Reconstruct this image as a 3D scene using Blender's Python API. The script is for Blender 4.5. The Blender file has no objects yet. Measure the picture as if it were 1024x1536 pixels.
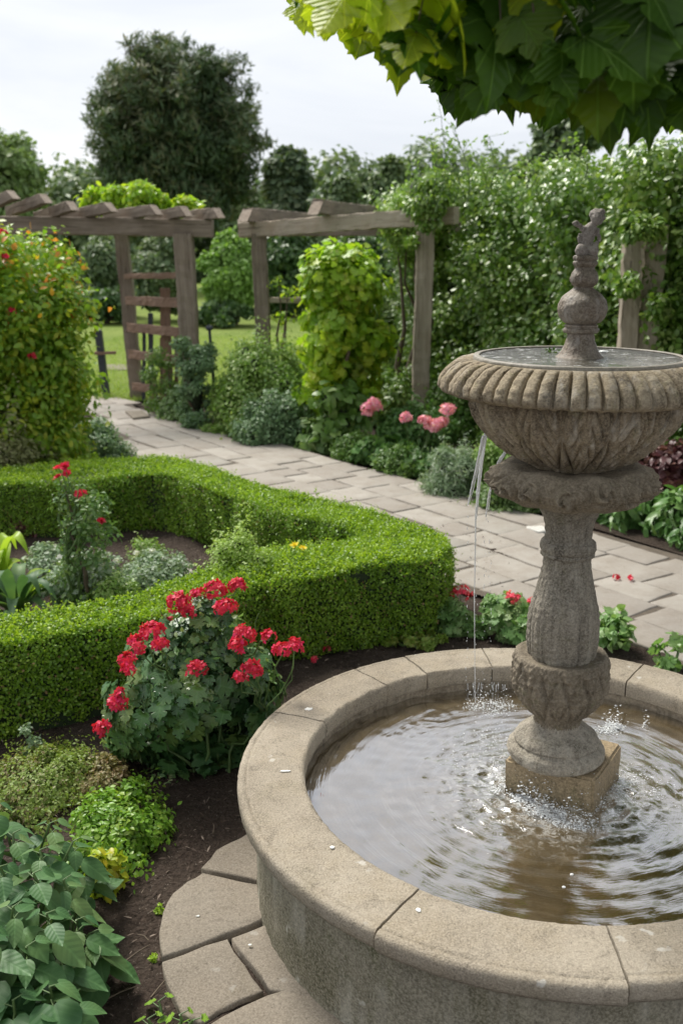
import bpy, bmesh, math
import numpy as np
from mathutils import Vector, Matrix
RS = np.random.RandomState(7)
sc = bpy.context.scene
COL = sc.collection
F, PITCH, HC = 1493.0, 0.259, 1.7732
CP, SP = math.cos(PITCH), math.sin(PITCH)
# ---------------------------------------------------------------- layout helpers (survey of the garden)
def ray(px, py):
    x = (px - 512) / F; y = -(py - 768) / F
    return x, CP + y * SP, -SP + y * CP
def G(px, py, z=0.0):
    d = ray(px, py); t = (z - HC) / d[2]
    return d[0] * t, d[1] * t
def at(px, py, Y):
    d = ray(px, py); t = Y / d[1]
    return np.array([d[0] * t, Y, HC + d[2] * t])
# ---------------------------------------------------------------- object helpers
def tag(o, label=None, cat=None, group=None, kind=None):
    if label: o['label'] = label
    if cat: o['category'] = cat
    if group: o['group'] = group
    if kind: o['kind'] = kind
    return o
def empty(name, loc, label=None, cat=None, group=None, kind=None):
    o = bpy.data.objects.new(name, None); COL.objects.link(o); o.location = loc
    o.empty_display_size = .05
    return tag(o, label, cat, group, kind)
def link(name, me, mat, parent=None):
    o = bpy.data.objects.new(name, me); COL.objects.link(o)
    if mat is not None: me.materials.append(mat)
    if parent is not None:
        o.parent = parent
        o.matrix_parent_inverse = Matrix.Translation(parent.location).inverted()
    return o
def mesh_np(name, V, faces_list, smooth=True, uv=None):
    """faces_list: list of int arrays (n,k)"""
    me = bpy.data.meshes.new(name)
    V = np.asarray(V, dtype=np.float32)
    me.vertices.add(len(V)); me.vertices.foreach_set('co', V.ravel())
    fl = [np.asarray(f, dtype=np.int32) for f in faces_list if len(f)]
    loops = np.concatenate([f.ravel() for f in fl])
    tot = np.concatenate([np.full(len(f), f.shape[1], dtype=np.int32) for f in fl])
    st = np.concatenate([[0], np.cumsum(tot)[:-1]]).astype(np.int32)
    me.loops.add(len(loops)); me.loops.foreach_set('vertex_index', loops)
    me.polygons.add(len(tot)); me.polygons.foreach_set('loop_start', st)
    if uv is not None:
        l = me.uv_layers.new(name='UVMap')
        l.data.foreach_set('uv', np.asarray(uv, dtype=np.float32)[loops].ravel())
    me.polygons.foreach_set('use_smooth', np.full(len(tot), smooth, dtype=bool))
    me.update(calc_edges=True)
    return me
class MB:
    """collects tubes, blobs and sheets into one mesh"""
    def __init__(s): s.V = []; s.Q = []; s.T = []; s.n = 0
    def add(s, V, Q=None, T=None):
        V = np.asarray(V, float)
        if Q is not None and len(Q): s.Q.append(np.asarray(Q) + s.n)
        if T is not None and len(T): s.T.append(np.asarray(T) + s.n)
        s.V.append(V); s.n += len(V)
    def tube(s, P, R, seg=6, cap=True, flat=1.0):
        P = np.asarray(P, float); n = len(P); R = np.broadcast_to(R, (n,)).astype(float)
        T = np.gradient(P, axis=0); T /= np.linalg.norm(T, axis=1)[:, None] + 1e-9
        up = np.array([0, 0, 1.]) if abs(T[0, 2]) < .9 else np.array([1., 0, 0])
        A = np.cross(T, up); A /= np.linalg.norm(A, axis=1)[:, None] + 1e-9
        B = np.cross(T, A)
        a = np.linspace(0, 2 * np.pi, seg, endpoint=False)
        V = P[:, None] + R[:, None, None] * (A[:, None] * np.cos(a)[None, :, None] + flat * B[:, None] * np.sin(a)[None, :, None])
        V = V.reshape(-1, 3)
        i = np.arange(n - 1)[:, None] * seg; j = np.arange(seg)[None]; k = (j + 1) % seg
        Q = np.stack([i + j, i + k, i + k + seg, i + j + seg], -1).reshape(-1, 4)
        s.add(V, Q)
        if cap:
            for e, sg in ((0, 1), (n - 1, -1)):
                c = np.concatenate([P[e:e + 1], V[e * seg:(e + 1) * seg]])
                jj = np.arange(seg); t = np.stack([0 * jj, 1 + (jj + (0 if sg < 0 else 1)) % seg, 1 + (jj + (1 if sg < 0 else 0)) % seg], -1)
                s.add(c, None, t)
    def blob(s, c, r, rs=RS, seg=8, rings=6, rough=.15, rot=None):
        th = np.linspace(0, np.pi, rings + 1); ph = np.linspace(0, 2 * np.pi, seg, endpoint=False)
        V = np.stack([np.sin(th)[:, None] * np.cos(ph), np.sin(th)[:, None] * np.sin(ph), np.repeat(np.cos(th)[:, None], seg, 1)], -1)
        rr = 1 + rough * rs.randn(rings + 1, seg, 1) * np.sin(th)[:, None, None]
        V = (V * rr).reshape(-1, 3) * np.asarray(r)
        if rot is not None: V = V @ np.asarray(rot).T
        V = V + np.asarray(c)
        i = np.arange(rings)[:, None] * seg; j = np.arange(seg)[None]; k = (j + 1) % seg
        s.add(V, np.stack([i + j, i + j + seg, i + k + seg, i + k], -1).reshape(-1, 4))
    def mesh(s, name, smooth=True):
        return mesh_np(name, np.concatenate(s.V), [np.concatenate(q) for q in (s.Q, s.T) if q], smooth)
    def build(s, name, mat, parent=None, smooth=True):
        return link(name, s.mesh(name, smooth), mat, parent)
# ---------------------------------------------------------------- material helpers
def newmat(name):
    m = bpy.data.materials.new(name); m.use_nodes = True
    nt = m.node_tree; nt.nodes.clear()
    return m, nt, nt.nodes, nt.links
class NT:
    def __init__(s, name):
        s.m, s.nt, s.N, s.L = newmat(name)
        s.out = s.N.new('ShaderNodeOutputMaterial')
    def n(s, t, **kw):
        x = s.N.new(t)
        for k, v in kw.items(): setattr(x, k, v)
        return x
    def set(s, sock, v):
        if hasattr(v, 'is_output') or isinstance(v, bpy.types.NodeSocket): s.L.new(v, sock)
        else: sock.default_value = v
    def coord(s, kind='Object'): return s.n('ShaderNodeTexCoord').outputs[kind]
    def noise(s, vec, scale, detail=4, rough=.6, dist=0, out='Fac'):
        x = s.n('ShaderNodeTexNoise'); s.set(x.inputs['Vector'], vec)
        x.inputs['Scale'].default_value = scale; x.inputs['Detail'].default_value = detail
        x.inputs['Roughness'].default_value = rough; x.inputs['Distortion'].default_value = dist
        return x.outputs[out]
    def voro(s, vec, scale, feature='F1', out='Distance', rnd=1):
        x = s.n('ShaderNodeTexVoronoi', feature=feature); s.set(x.inputs['Vector'], vec)
        x.inputs['Scale'].default_value = scale; x.inputs['Randomness'].default_value = rnd
        return x.outputs[out]
    def scale(s, vec, v):
        x = s.n('ShaderNodeVectorMath', operation='MULTIPLY'); s.set(x.inputs[0], vec); x.inputs[1].default_value = v
        return x.outputs[0]
    def math(s, op, a, b=0.0, clamp=False):
        x = s.n('ShaderNodeMath', operation=op, use_clamp=clamp); s.set(x.inputs[0], a); s.set(x.inputs[1], b)
        return x.outputs[0]
    def ramp(s, fac, a, b):
        x = s.n('ShaderNodeMapRange'); s.set(x.inputs[0], fac); x.inputs[1].default_value = a; x.inputs[2].default_value = b
        return x.outputs[0]
    def mix(s, fac, a, b, mode='MIX'):
        x = s.n('ShaderNodeMix', data_type='RGBA', blend_type=mode, clamp_factor=True)
        s.set(x.inputs[0], fac)
        for sk, v in ((x.inputs[6], a), (x.inputs[7], b)):
            if isinstance(v, tuple): sk.default_value = (*v[:3], 1)
            else: s.L.new(v, sk)
        return x.outputs[2]
    def sep(s, vec):
        x = s.n('ShaderNodeSeparateXYZ'); s.set(x.inputs[0], vec); return x.outputs
    def bump(s, h, strength=.5, dist=.01, prev=None):
        x = s.n('ShaderNodeBump'); s.set(x.inputs['Height'], h); x.inputs['Strength'].default_value = strength
        x.inputs['Distance'].default_value = dist
        if prev is not None: s.L.new(prev, x.inputs['Normal'])
        return x.outputs[0]
    def bsdf(s, col, rough=.6, normal=None, **kw):
        x = s.n('ShaderNodeBsdfPrincipled')
        s.set(x.inputs['Base Color'], (*col[:3], 1) if isinstance(col, tuple) else col)
        s.set(x.inputs['Roughness'], rough)
        for k, v in kw.items(): s.set(x.inputs[k.replace('_', ' ')], v)
        if normal is not None: s.L.new(normal, x.inputs['Normal'])
        return x.outputs[0]
    def done(s, sh):
        s.L.new(sh, s.out.inputs[0]); return s.m
def leaf_mat(name, c1, c2, c3=None, trans=.3, rough=.45, nscale=3.0, veins=False, spec=.4, tip=None):
    if c2[1] > c2[0] and c2[1] > c2[2]: c1, c2 = tuple(x * 1.42 for x in c1), tuple(x * 1.28 for x in c2)
    t = NT(name); geo = t.n('ShaderNodeNewGeometry')
    rnd = geo.outputs['Random Per Island']
    nz = t.noise(t.coord(), nscale, 2)
    f = t.math('ADD', t.math('MULTIPLY', rnd, .55), t.math('MULTIPLY', t.ramp(nz, .3, .7), .45))
    col = t.mix(t.ramp(f, .15, .85), c1, c2)
    if c3 is not None:
        col = t.mix(t.ramp(t.math('ADD', t.math('MULTIPLY', rnd, .5), t.math('MULTIPLY', nz, .6)), .6, .78), col, c3)
    nrm = None
    if veins:
        uv = t.sep(t.coord('UV')); u = t.math('ABSOLUTE', uv[0])
        if veins == 'maple':
            v = t.ramp(u, .022, .004); yy = t.math('SUBTRACT', uv[1], .02)
            for dx, dy in ((.72, .42), (.5, .0), (.42, .72)):
                l_ = math.hypot(dx, dy); d_ = t.math('ABSOLUTE', t.math('SUBTRACT', t.math('MULTIPLY', u, dy / l_), t.math('MULTIPLY', t.math('SUBTRACT', yy, .0 if dx > .45 else .28), dx / l_)))
                v = t.math('MAXIMUM', v, t.ramp(d_, .016, .003))
            wv = t.math('FRACT', t.math('ADD', t.math('MULTIPLY', uv[1], 9.0), t.math('MULTIPLY', u, -6.0)))
            h = t.math('ADD', t.math('MULTIPLY', v, -1.5), t.math('ABSOLUTE', t.math('SUBTRACT', wv, .5)))
            col = t.mix(t.math('MULTIPLY', v, .6), col, tuple(min(1, x * 1.9 + .03) for x in c2)); nrm = t.bump(h, .5, .004)
            veins = False
    if veins:
        mid = t.ramp(u, .05, .01)
        sv = t.math('FRACT', t.math('ADD', t.math('MULTIPLY', uv[1], 6.0), t.math('MULTIPLY', u, -5.0)))
        side = t.ramp(t.math('ABSOLUTE', t.math('SUBTRACT', sv, .5)), .09, .0)
        v = t.math('MAXIMUM', mid, t.math('MULTIPLY', side, .6))
        h = t.math('ADD', t.math('MULTIPLY', t.ramp(t.math('ABSOLUTE', t.math('SUBTRACT', sv, .5)), 0, .5), 1.0), t.math('MULTIPLY', mid, -1.2))
        col = t.mix(t.math('MULTIPLY', v, .18), col, tuple(min(1, x * 1.8 + .02) for x in c2))
        nrm = t.bump(h, .14, .003)
    bl = t.bsdf(col, rough, nrm, Specular_IOR_Level=spec)
    tr = t.n('ShaderNodeBsdfTranslucent')
    t.L.new(t.mix(1.0, col, (1.5, 1.55, .8), 'MULTIPLY'), tr.inputs[0])
    mx = t.n('ShaderNodeMixShader'); mx.inputs[0].default_value = trans
    t.L.new(bl, mx.inputs[1]); t.L.new(tr.outputs[0], mx.inputs[2])
    return t.done(mx.outputs[0])
def stone_mat(name, c1, c2, c3, fine=120, bump=.6, bdist=.004, lichen=.5, moss=None, streak=0, stain=None, mid=9, wet=0, pale=(.5, .48, .42), lime=None, blotch=0):
    t = NT(name); co = t.coord()
    big = t.noise(co, mid * .35, 5, .65, .4); md = t.noise(co, mid, 6, .7, .3); fi = t.noise(co, fine, 3, .7)
    col = t.mix(t.ramp(big, .32, .68), c1, c2)
    col = t.mix(t.ramp(md, .45, .72), col, c3)
    if streak:
        st = t.noise(t.scale(co, (22, 22, 1.6)), 1.0, 5, .65)
        col = t.mix(t.math('MULTIPLY', t.ramp(st, .45, .68), streak), col, tuple(x * .35 for x in c1))
    if stain:      # dark greenish damp stain rising from the foot (zlow .. zhigh)
        z = t.sep(co)[2]
        f = t.math('MULTIPLY', t.ramp(z, stain[1], stain[0]), t.ramp(t.noise(co, 5, 4, .6), .3, .62))
        col = t.mix(t.math('MULTIPLY', f, .85), col, stain[2])
    if moss:
        f = t.math('MULTIPLY', t.ramp(t.noise(co, mid * 1.3, 5, .7, .5), .56, .66), moss[0])
        col = t.mix(f, col, moss[1])
    if blotch:
        bl_ = t.ramp(t.noise(co, mid * 2.6, 6, .78, .8), .52, .66)
        col = t.mix(t.math('MULTIPLY', bl_, blotch), col, tuple(x * .55 for x in c1))
    if lime:       # chalky run-off streaks
        ls = t.math('MULTIPLY', t.ramp(t.noise(t.scale(co, (lime[2], lime[2], lime[2] * .09)), 1.0, 5, .6), .50, .66), t.ramp(t.noise(co, 4, 3), .38, .58))
        col = t.mix(t.math('MULTIPLY', ls, lime[0]), col, lime[1])
    sp = t.ramp(fi, .38, .66)
    col = t.mix(t.math('MULTIPLY', sp, .45), col, tuple(min(1, x * 1.7) for x in c2))
    sp2 = t.ramp(t.noise(co, fine * .6, 2, .5), .58, .74)
    col = t.mix(t.math('MULTIPLY', sp2, .4), col, tuple(x * .35 for x in c1))
    if lichen:
        lv = t.math('MULTIPLY', t.ramp(t.voro(t.mix(.06, co, t.noise(co, 20, 3, .6, 0, 'Color')), 14), .16, .10), t.ramp(t.noise(co, 6, 2), .52, .6))
        col = t.mix(t.math('MULTIPLY', lv, lichen), col, pale)
    h = t.math('ADD', t.math('MULTIPLY', fi, .55), t.math('ADD', t.math('MULTIPLY', md, .9), t.math('MULTIPLY', t.noise(co, fine * .35, 4, .7), .6)))
    nb = t.bump(h, bump, bdist)
    return t.done(t.bsdf(col, .88 - wet * .5, nb, Specular_IOR_Level=.3 + .3 * wet))
def wood_mat(name, c1, c2, c3):
    t = NT(name); co = t.coord()
    g = t.noise(t.scale(co, (1.5, 26, 26)), 1.0, 5, .65, .6); b = t.noise(co, 3.5, 4, .6)
    col = t.mix(t.ramp(g, .3, .7), c1, c2)
    col = t.mix(t.math('MULTIPLY', t.ramp(b, .48, .7), .7), col, c3)
    cr = t.ramp(t.noise(t.scale(co, (2.2, 60, 60)), 1.0, 2, .5), .62, .7)
    col = t.mix(t.math('MULTIPLY', cr, .6), col, tuple(x * .25 for x in c1))
    return t.done(t.bsdf(col, .85, t.bump(g, .7, .006), Specular_IOR_Level=.25))
def plain(name, c, rough=.5, **kw):
    t = NT(name); n = t.noise(t.coord(), 30, 4)
    return t.done(t.bsdf(t.mix(t.ramp(n, .3, .7), tuple(x * .7 for x in c), tuple(min(1, x * 1.2) for x in c)), rough, None, **kw))

M = {}
M['hedge'] = leaf_mat('boxwood_leaf', (.075, .15, .010), (.15, .26, .018), (.25, .37, .035), .3, .38, 2.5)
M['hedge_core'] = plain('hedge_core_shade', (.02, .035, .010), .9)  # hedge filler body, inner shade put into its dark colour
M['core'] = plain('core_shade_tone', (.022, .032, .014), .95)  # crown filler, shade of the interior painted as a dark tone
M['bark'] = stone_mat('bark', (.09, .07, .05), (.14, .11, .08), (.06, .05, .04), 60, .9, .01, 0)
M['greenstem'] = plain('green_stem', (.10, .17, .05), .5)
M['woodystem'] = plain('woody_stem', (.12, .09, .06), .8)
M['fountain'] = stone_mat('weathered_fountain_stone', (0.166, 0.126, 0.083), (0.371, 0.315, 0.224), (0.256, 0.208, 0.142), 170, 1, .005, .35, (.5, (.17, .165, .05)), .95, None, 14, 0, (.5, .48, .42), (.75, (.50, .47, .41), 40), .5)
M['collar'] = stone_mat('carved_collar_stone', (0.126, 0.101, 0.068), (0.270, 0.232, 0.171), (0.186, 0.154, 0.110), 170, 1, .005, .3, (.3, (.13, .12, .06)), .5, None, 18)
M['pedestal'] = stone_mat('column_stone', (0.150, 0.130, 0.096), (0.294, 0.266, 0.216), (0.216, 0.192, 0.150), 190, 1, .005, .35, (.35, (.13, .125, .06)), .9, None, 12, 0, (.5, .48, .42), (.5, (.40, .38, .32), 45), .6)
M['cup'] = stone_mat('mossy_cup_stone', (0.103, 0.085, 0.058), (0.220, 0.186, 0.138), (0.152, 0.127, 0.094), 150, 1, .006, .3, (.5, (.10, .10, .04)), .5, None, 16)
M['block'] = stone_mat('ochre_block_stone', (.185, .135, .072), (.30, .235, .145), (.14, .105, .06), 140, .9, .005, .3, (.5, (.11, .11, .04)), .5, (.30, .375, (.045, .042, .02)), 8, .3, (.5, .48, .42), None, .6)
M['finial'] = stone_mat('rusty_finial_stone', (.12, .092, .064), (.275, .24, .195), (.135, .092, .062), 200, .9, .004, .9, None, .5, None, 22, .55, (.46, .43, .40), (.6, (.38, .36, .34), 60), .6)
M['figure'] = stone_mat('pale_worn_stone', (.25, .22, .2), (.4, .37, .34), (.2, .16, .14), 200, 1, .004, .3, None, .4, None, 30)
M['disc'] = stone_mat('wet_bowl_stone', (.14, .125, .10), (.26, .24, .2), (.20, .18, .14), 130, .6, .003, .3, None, 0, None, 20, .7)
M['coping'] = stone_mat('sandy_coping_stone', (0.170, 0.142, 0.104), (0.324, 0.284, 0.223), (0.242, 0.200, 0.138), 230, 1, .005, .6, (.45, (.17, .148, .10)), 0, None, 7, 0, (.55, .53, .48), None, .6)
M['wall'] = stone_mat('green_stained_wall', (.17, .15, .11), (.31, .285, .22), (.13, .118, .07), 150, .9, .005, .6, (.85, (.075, .078, .032)), .5, (.0, .48, (.052, .05, .022)), 5, 0, (.5, .49, .43), (.7, (.46, .44, .38), 9), .6)
M['inner'] = stone_mat('wet_inner_wall', (.17, .135, .09), (.27, .23, .17), (.12, .09, .06), 90, .7, .004, 0, (.5, (.10, .10, .04)), .7, None, 8, .4)
M['slab'] = stone_mat('grey_paving_slab', (.125, .105, .080), (.215, .188, .15), (.165, .138, .105), 190, .8, .004, .3, (.35, (.12, .10, .065)), 0, None, 5, 0, (.4, .39, .35), None, .4)
M['timber'] = wood_mat('weathered_timber', (0.291, 0.241, 0.185), (0.493, 0.431, 0.347), (0.381, 0.302, 0.224))
M['oldwood'] = wood_mat('dark_weathered_timber', (.16, .128, .098), (.30, .25, .20), (.23, .18, .135))
M['redwood'] = wood_mat('reddish_timber', (.19, .12, .08), (.26, .17, .125), (.21, .14, .11))
M['black'] = plain('dark_painted_metal', (.035, .042, .055), .5)

# ---------------------------------------------------------------- leaves
TPL = {}
def tpl(name, V, faces, uv=None):
    V = np.array(V, float)
    TPL[name] = (V, [np.array(f) for f in faces], V[:, :2].copy() if uv is None else uv)
tpl('tiny', [(0, 0, 0), (-.3, .5, .1), (0, 1, -.05), (.3, .5, .1)], [[(0, 3, 2), (0, 2, 1)]])
tpl('box', [(0, 0, 0), (-.36, .5, .1), (0, 1, -.08), (.36, .5, .1)], [[(0, 3, 2), (0, 2, 1)]])
tpl('blade', [(-.05, 0, 0), (.05, 0, 0), (.045, .5, .08), (-.045, .5, .08), (0, 1, -.05)], [[(0, 1, 2, 3)], [(3, 2, 4)]])
tpl('needle', [(-.07, 0, 0), (.07, 0, .0), (.1, .5, .05), (-.1, .5, .0), (0, 1, 0)], [[(0, 1, 2, 3)], [(3, 2, 4)]])
tpl('oval', [(0, 0, 0), (0, .34, -.03), (0, .68, -.03), (0, 1, -.12), (-.24, .28, .07), (-.27, .6, .05), (.24, .28, .07), (.27, .6, .05)],
    [[(0, 1, 4, 4)][:0] or np.zeros((0, 4), int), [(1, 2, 5, 4), (1, 6, 7, 2)], [(0, 1, 4), (0, 6, 1), (2, 3, 5), (2, 7, 3)]])
def half(name, H, cen, curl=.2, fold=.15):
    """leaf from a half outline (x>=0) going from base to tip, mirrored; fan about a midrib"""
    H = np.array(H, float); n = len(H)
    mid = np.stack([np.zeros(len(cen)), np.array(cen, float)], 1)
    R = H; Lf = H.copy(); Lf[:, 0] *= -1
    P = np.concatenate([mid, R, Lf]); m = len(mid)
    def near(y): return int(np.argmin(np.abs(mid[:, 1] - y)))
    T = []
    for off, sgn in ((m, 1), (m + n, -1)):
        for i in range(n - 1):
            a, b = near(H[i, 1]), near(H[i + 1, 1]); p, q = off + i, off + i + 1
            T.append((a, p, q) if sgn > 0 else (a, q, p))
            if a != b: T.append((a, q, b) if sgn > 0 else (a, b, q))
    z = fold * np.abs(P[:, 0]) - curl * P[:, 1] ** 2 - curl * P[:, 0] ** 2 * .8
    tpl(name, np.column_stack([P, z]), [T])
half('heart', [(0, .0), (.12, -.1), (.28, -.08), (.40, .08), (.44, .28), (.38, .5), (.25, .72), (.1, .9), (0, 1)], [0, .3, .6, 1.0], .25, .12)
half('ovate', [(0, 0), (.16, .03), (.3, .15), (.36, .33), (.33, .52), (.24, .7), (.11, .87), (0, 1)], [0, .3, .6, 1.0], .22, .2)
half('lobed', [(0, .02), (.14, -.08), (.33, -.06), (.44, .06), (.36, .16), (.52, .28), (.50, .46), (.36, .44), (.34, .62), (.24, .74), (.14, .72), (0, .98)], [0, .25, .5, 1.0], .18, .15)
half('maple', [(0, .04), (.07, -.05), (.17, -.11), (.27, -.10), (.36, -.07), (.47, -.02), (.46, .06), (.52, .12), (.48, .19), (.54, .25), (.60, .27), (.62, .35), (.70, .42), (.62, .47), (.58, .55), (.50, .55), (.42, .56), (.36, .52), (.30, .52), (.31, .60), (.35, .66), (.31, .72), (.29, .79), (.22, .82), (.18, .90), (.10, .94), (0, 1.06)], [.02, .2, .4, .6, .85, 1.08], .16, .1)
half('long', [(0, 0), (.10, .08), (.17, .3), (.18, .5), (.13, .75), (0, 1)], [0, .3, .6, 1.0], .35, .3)
def norm(a): return a / (np.linalg.norm(a, axis=-1, keepdims=True) + 1e-9)
def leaves(name, P, Nrm, D, S, template, mat, parent=None, uv=False, rs=RS):
    """P points, Nrm leaf normals, D leaf directions, S sizes"""
    V, faces, UV = TPL[template]; n = len(P); k = len(V)
    Nrm = norm(Nrm); Yv = norm(D - Nrm * (D * Nrm).sum(1, keepdims=True)); Xv = np.cross(Yv, Nrm)
    S = np.broadcast_to(S, (n,))[:, None, None]
    W = 1 + .15 * rs.randn(n)[:, None]; zk = (.6 + .8 * rs.rand(n, 1)) if template != 'maple' else (-1 + 4.6 * rs.rand(n, 1))
    co = P[:, None] + S * (V[None, :, 0:1] * W[:, :, None] * Xv[:, None] + V[None, :, 1:2] * Yv[:, None] + V[None, :, 2:3] * (Nrm * zk)[:, None])
    off = (np.arange(n) * k)[:, None, None]
    fl = [(f[None] + off).reshape(-1, f.shape[1]) for f in faces if len(f)]
    me = mesh_np(name, co.reshape(-1, 3), fl, True, np.tile(UV, (n, 1)) if uv else None)
    return link(name, me, mat, parent) if mat is not False else me
def orient(nr, n, up=.5, rnd=.6, droop=.3, out=.6, rs=RS):
    """normals and directions for leaves sitting on a surface with outward normals nr"""
    r1 = rs.randn(n, 3); r2 = rs.randn(n, 3)
    Nn = nr + np.array([0, 0, up]) + rnd * r1
    D = nr * out + r2 * .7 + np.array([0, 0, -droop])
    return Nn, D
def clumps(c, r, n, frac=.33, shape='round', rs=RS, zmin=.02):
    c = np.array(c, float); r = np.array(r, float); out = []
    u = norm(rs.randn(n, 3)); 
    if shape == 'column': u = np.column_stack([norm(rs.randn(n, 2)), rs.uniform(-1, 1, n)])
    if shape == 'box': 
        u = rs.uniform(-1, 1, (n, 3)); ax = rs.randint(0, 3, n); sg = np.sign(u[np.arange(n), ax]); u[np.arange(n), ax] = sg
    rad = rs.uniform(.45, .78, n)[:, None] if shape == 'round' else rs.uniform(.6, .82, n)[:, None]
    if shape != 'round':
        P = u * np.array([1, 1, 1.]); P[:, :2] *= rad; P[:, 2:] *= .85
        if shape == 'box': P = u * .82
    else: P = u * rad
    if shape == 'column': P[:, :2] *= (1 + .13 * np.sin(P[:, 2:] * 5.2 + n) + .09 * np.sin(P[:, 2:] * 11.7 + n * .7))
    cr = r.min() * frac * rs.uniform(.6, 1.35, n)
    P = c + P * r
    P[:, 2] = np.maximum(P[:, 2], zmin + cr * .5)
    return P, cr
def on_clumps(P, cr, n, flat=.85, inner=.35, rs=RS):
    inner = max(inner, .6); n = int(n * 1.25)
    w = cr ** 2; i = rs.choice(len(P), n, p=w / w.sum()); u = norm(rs.randn(n, 3))
    rad = 1 - inner * rs.rand(n) ** 2 + (rs.rand(n) < .16) * np.minimum(abs(rs.randn(n)), 1.6) * .28
    q = P[i] + u * cr[i][:, None] * rad[:, None] * np.array([1, 1, flat])
    return q, u
def core_mesh(P, cr, s=.62):  # solid blobs that block see-through, coloured dark for shaded crown depth
    mb = MB()
    for p, r in zip(P, cr): mb.blob(p, (r * s, r * s, r * s * .85), seg=7, rings=5, rough=.1)
    return mb
def limb(mb, a, b, r0, r1, n=6, wob=.05, seg=6, rs=RS):
    a = np.asarray(a, float); b = np.asarray(b, float); t = np.linspace(0, 1, n)[:, None]
    P = a + (b - a) * t; w = rs.randn(n, 3) * wob * np.linalg.norm(b - a); w[0] = w[-1] = 0
    mb.tube(P + w, np.linspace(r0, r1, n), seg)
def plant(name, label, cat, px0, px1, py, Y, mat, template='tiny', size=.03, n=6000, depth=None, shape='round', nc=30, frac=.33,
          z0=0., low=.0, group=None, up=.5, droop=.2, out=.6, rnd=.6, stems=5, uv=False, core=True, seed=0, stemmat=None, inner=.6, cz=None):
    rs = np.random.RandomState(seed + int(abs(px0) * 7 + py * 13 + Y * 100) % 100000)
    a = at(px0, py, Y); b = at(px1, py, Y); top = a[2]
    cx = (a[0] + b[0]) / 2; rx = (b[0] - a[0]) / 2; ry = depth if depth else rx
    h = top - z0
    if shape == 'mound': c = (cx, Y, z0 + h * .25); r = (rx, ry, h * .75); shape_ = 'round'
    else: c = (cx, Y, z0 + low + (h - low) / 2); r = (rx, ry, (h - low) / 2); shape_ = shape
    P, cr = clumps(c, r, nc, frac, shape_, rs, z0)
    root = empty(name, (cx, Y, z0), label, cat, group)
    if core:
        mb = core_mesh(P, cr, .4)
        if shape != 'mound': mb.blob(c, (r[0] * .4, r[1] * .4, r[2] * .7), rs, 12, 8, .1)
        mb.build('shade_core', M['core'], root)
    q, u = on_clumps(P, cr, n, .85, inner, rs)
    if shape == 'mound':
        ud = norm(rs.randn(n // 2, 3)); ud[:, 2] = abs(ud[:, 2]); wob_ = (.68 + .17 * np.sin(ud[:, 0] * 5 + seed) * np.sin(ud[:, 1] * 4.3 + seed * 2) + .12 * np.sin(ud[:, 0] * 11 + ud[:, 2] * 9 + seed) + .10 * rs.randn(n // 2) + .25 * (rs.rand(n // 2) < .06))[:, None]; q = np.concatenate([q, np.array([cx, Y, z0]) + ud * wob_ * np.array([r[0], r[1], h])]); u = np.concatenate([u, ud])
    keep = q[:, 2] > z0 + .005; q, u = q[keep], u[keep]
    cc = norm(q - np.array(c)); Nn, D = orient(norm(u + .6 * cc), len(q), up, rnd, droop, out, rs)
    leaves('foliage', q, Nn, D, size * rs.uniform(.6, 1.3, len(q)), template, mat, root, uv, rs)
    if stems:
        mb = MB()
        for i in rs.choice(len(P), min(stems, len(P)), replace=False):
            limb(mb, (cx + rs.randn() * rx * .12, Y + rs.randn() * .05, z0 - .02), P[i], .010 + .012 * h, .004, 5, .04, 5, rs)
        mb.build('stem', stemmat or M['woodystem'], root)
    return root, P, cr, rs
# ================================================================ camera, light, sky
cam = bpy.data.cameras.new('camera'); co_ = bpy.data.objects.new('camera', cam); COL.objects.link(co_)
cam.sensor_fit = 'AUTO'; cam.sensor_width = 36; cam.lens = 36 * F / 1536
co_.location = (0, 0, HC); co_.rotation_euler = (math.pi / 2 - PITCH, 0, 0)
cam.clip_start = .05; cam.clip_end = 2000
cam.dof.use_dof = True; cam.dof.focus_distance = 2.55; cam.dof.aperture_fstop = 4.5
sc.camera = co_
sc.view_settings.view_transform = 'Standard'; sc.view_settings.look = 'None'
sc.view_settings.exposure = 0.7; sc.view_settings.gamma = 1
sc.render.film_transparent = False
sc.cycles.use_denoising = True
sc.cycles.max_bounces = 8; sc.cycles.diffuse_bounces = 3; sc.cycles.glossy_bounces = 3; sc.cycles.transmission_bounces = 6; sc.cycles.transparent_max_bounces = 6
SUN_EL, SUN_AZ = math.radians(54), math.radians(-36)     # azimuth from +Y, negative = to the left
sd = Vector((math.sin(SUN_AZ) * math.cos(SUN_EL), math.cos(SUN_AZ) * math.cos(SUN_EL), math.sin(SUN_EL)))
sun = bpy.data.lights.new('sun', 'SUN'); sun.energy = 3.4; sun.angle = math.radians(22); sun.color = (1, .955, .88)
so = bpy.data.objects.new('sun', sun); COL.objects.link(so); so.rotation_euler = sd.to_track_quat('Z', 'Y').to_euler(); so.location = (-5, 8, 12)
w = bpy.data.worlds.new('World'); sc.world = w; w.use_nodes = True
nt = w.node_tree; nt.nodes.clear(); N = nt.nodes; L = nt.links
wo = N.new('ShaderNodeOutputWorld'); bg = N.new('ShaderNodeBackground'); sky = N.new('ShaderNodeTexSky')
sky.sky_type = 'NISHITA'; sky.sun_disc = False; sky.sun_elevation = SUN_EL; sky.sun_rotation = SUN_AZ; sky.dust_density = 2
tc = N.new('ShaderNodeTexCoord'); mp = N.new('ShaderNodeMapping'); mp.inputs['Scale'].default_value = (1, 1, 3.2)
L.new(tc.outputs['Generated'], mp.inputs[0])
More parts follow.
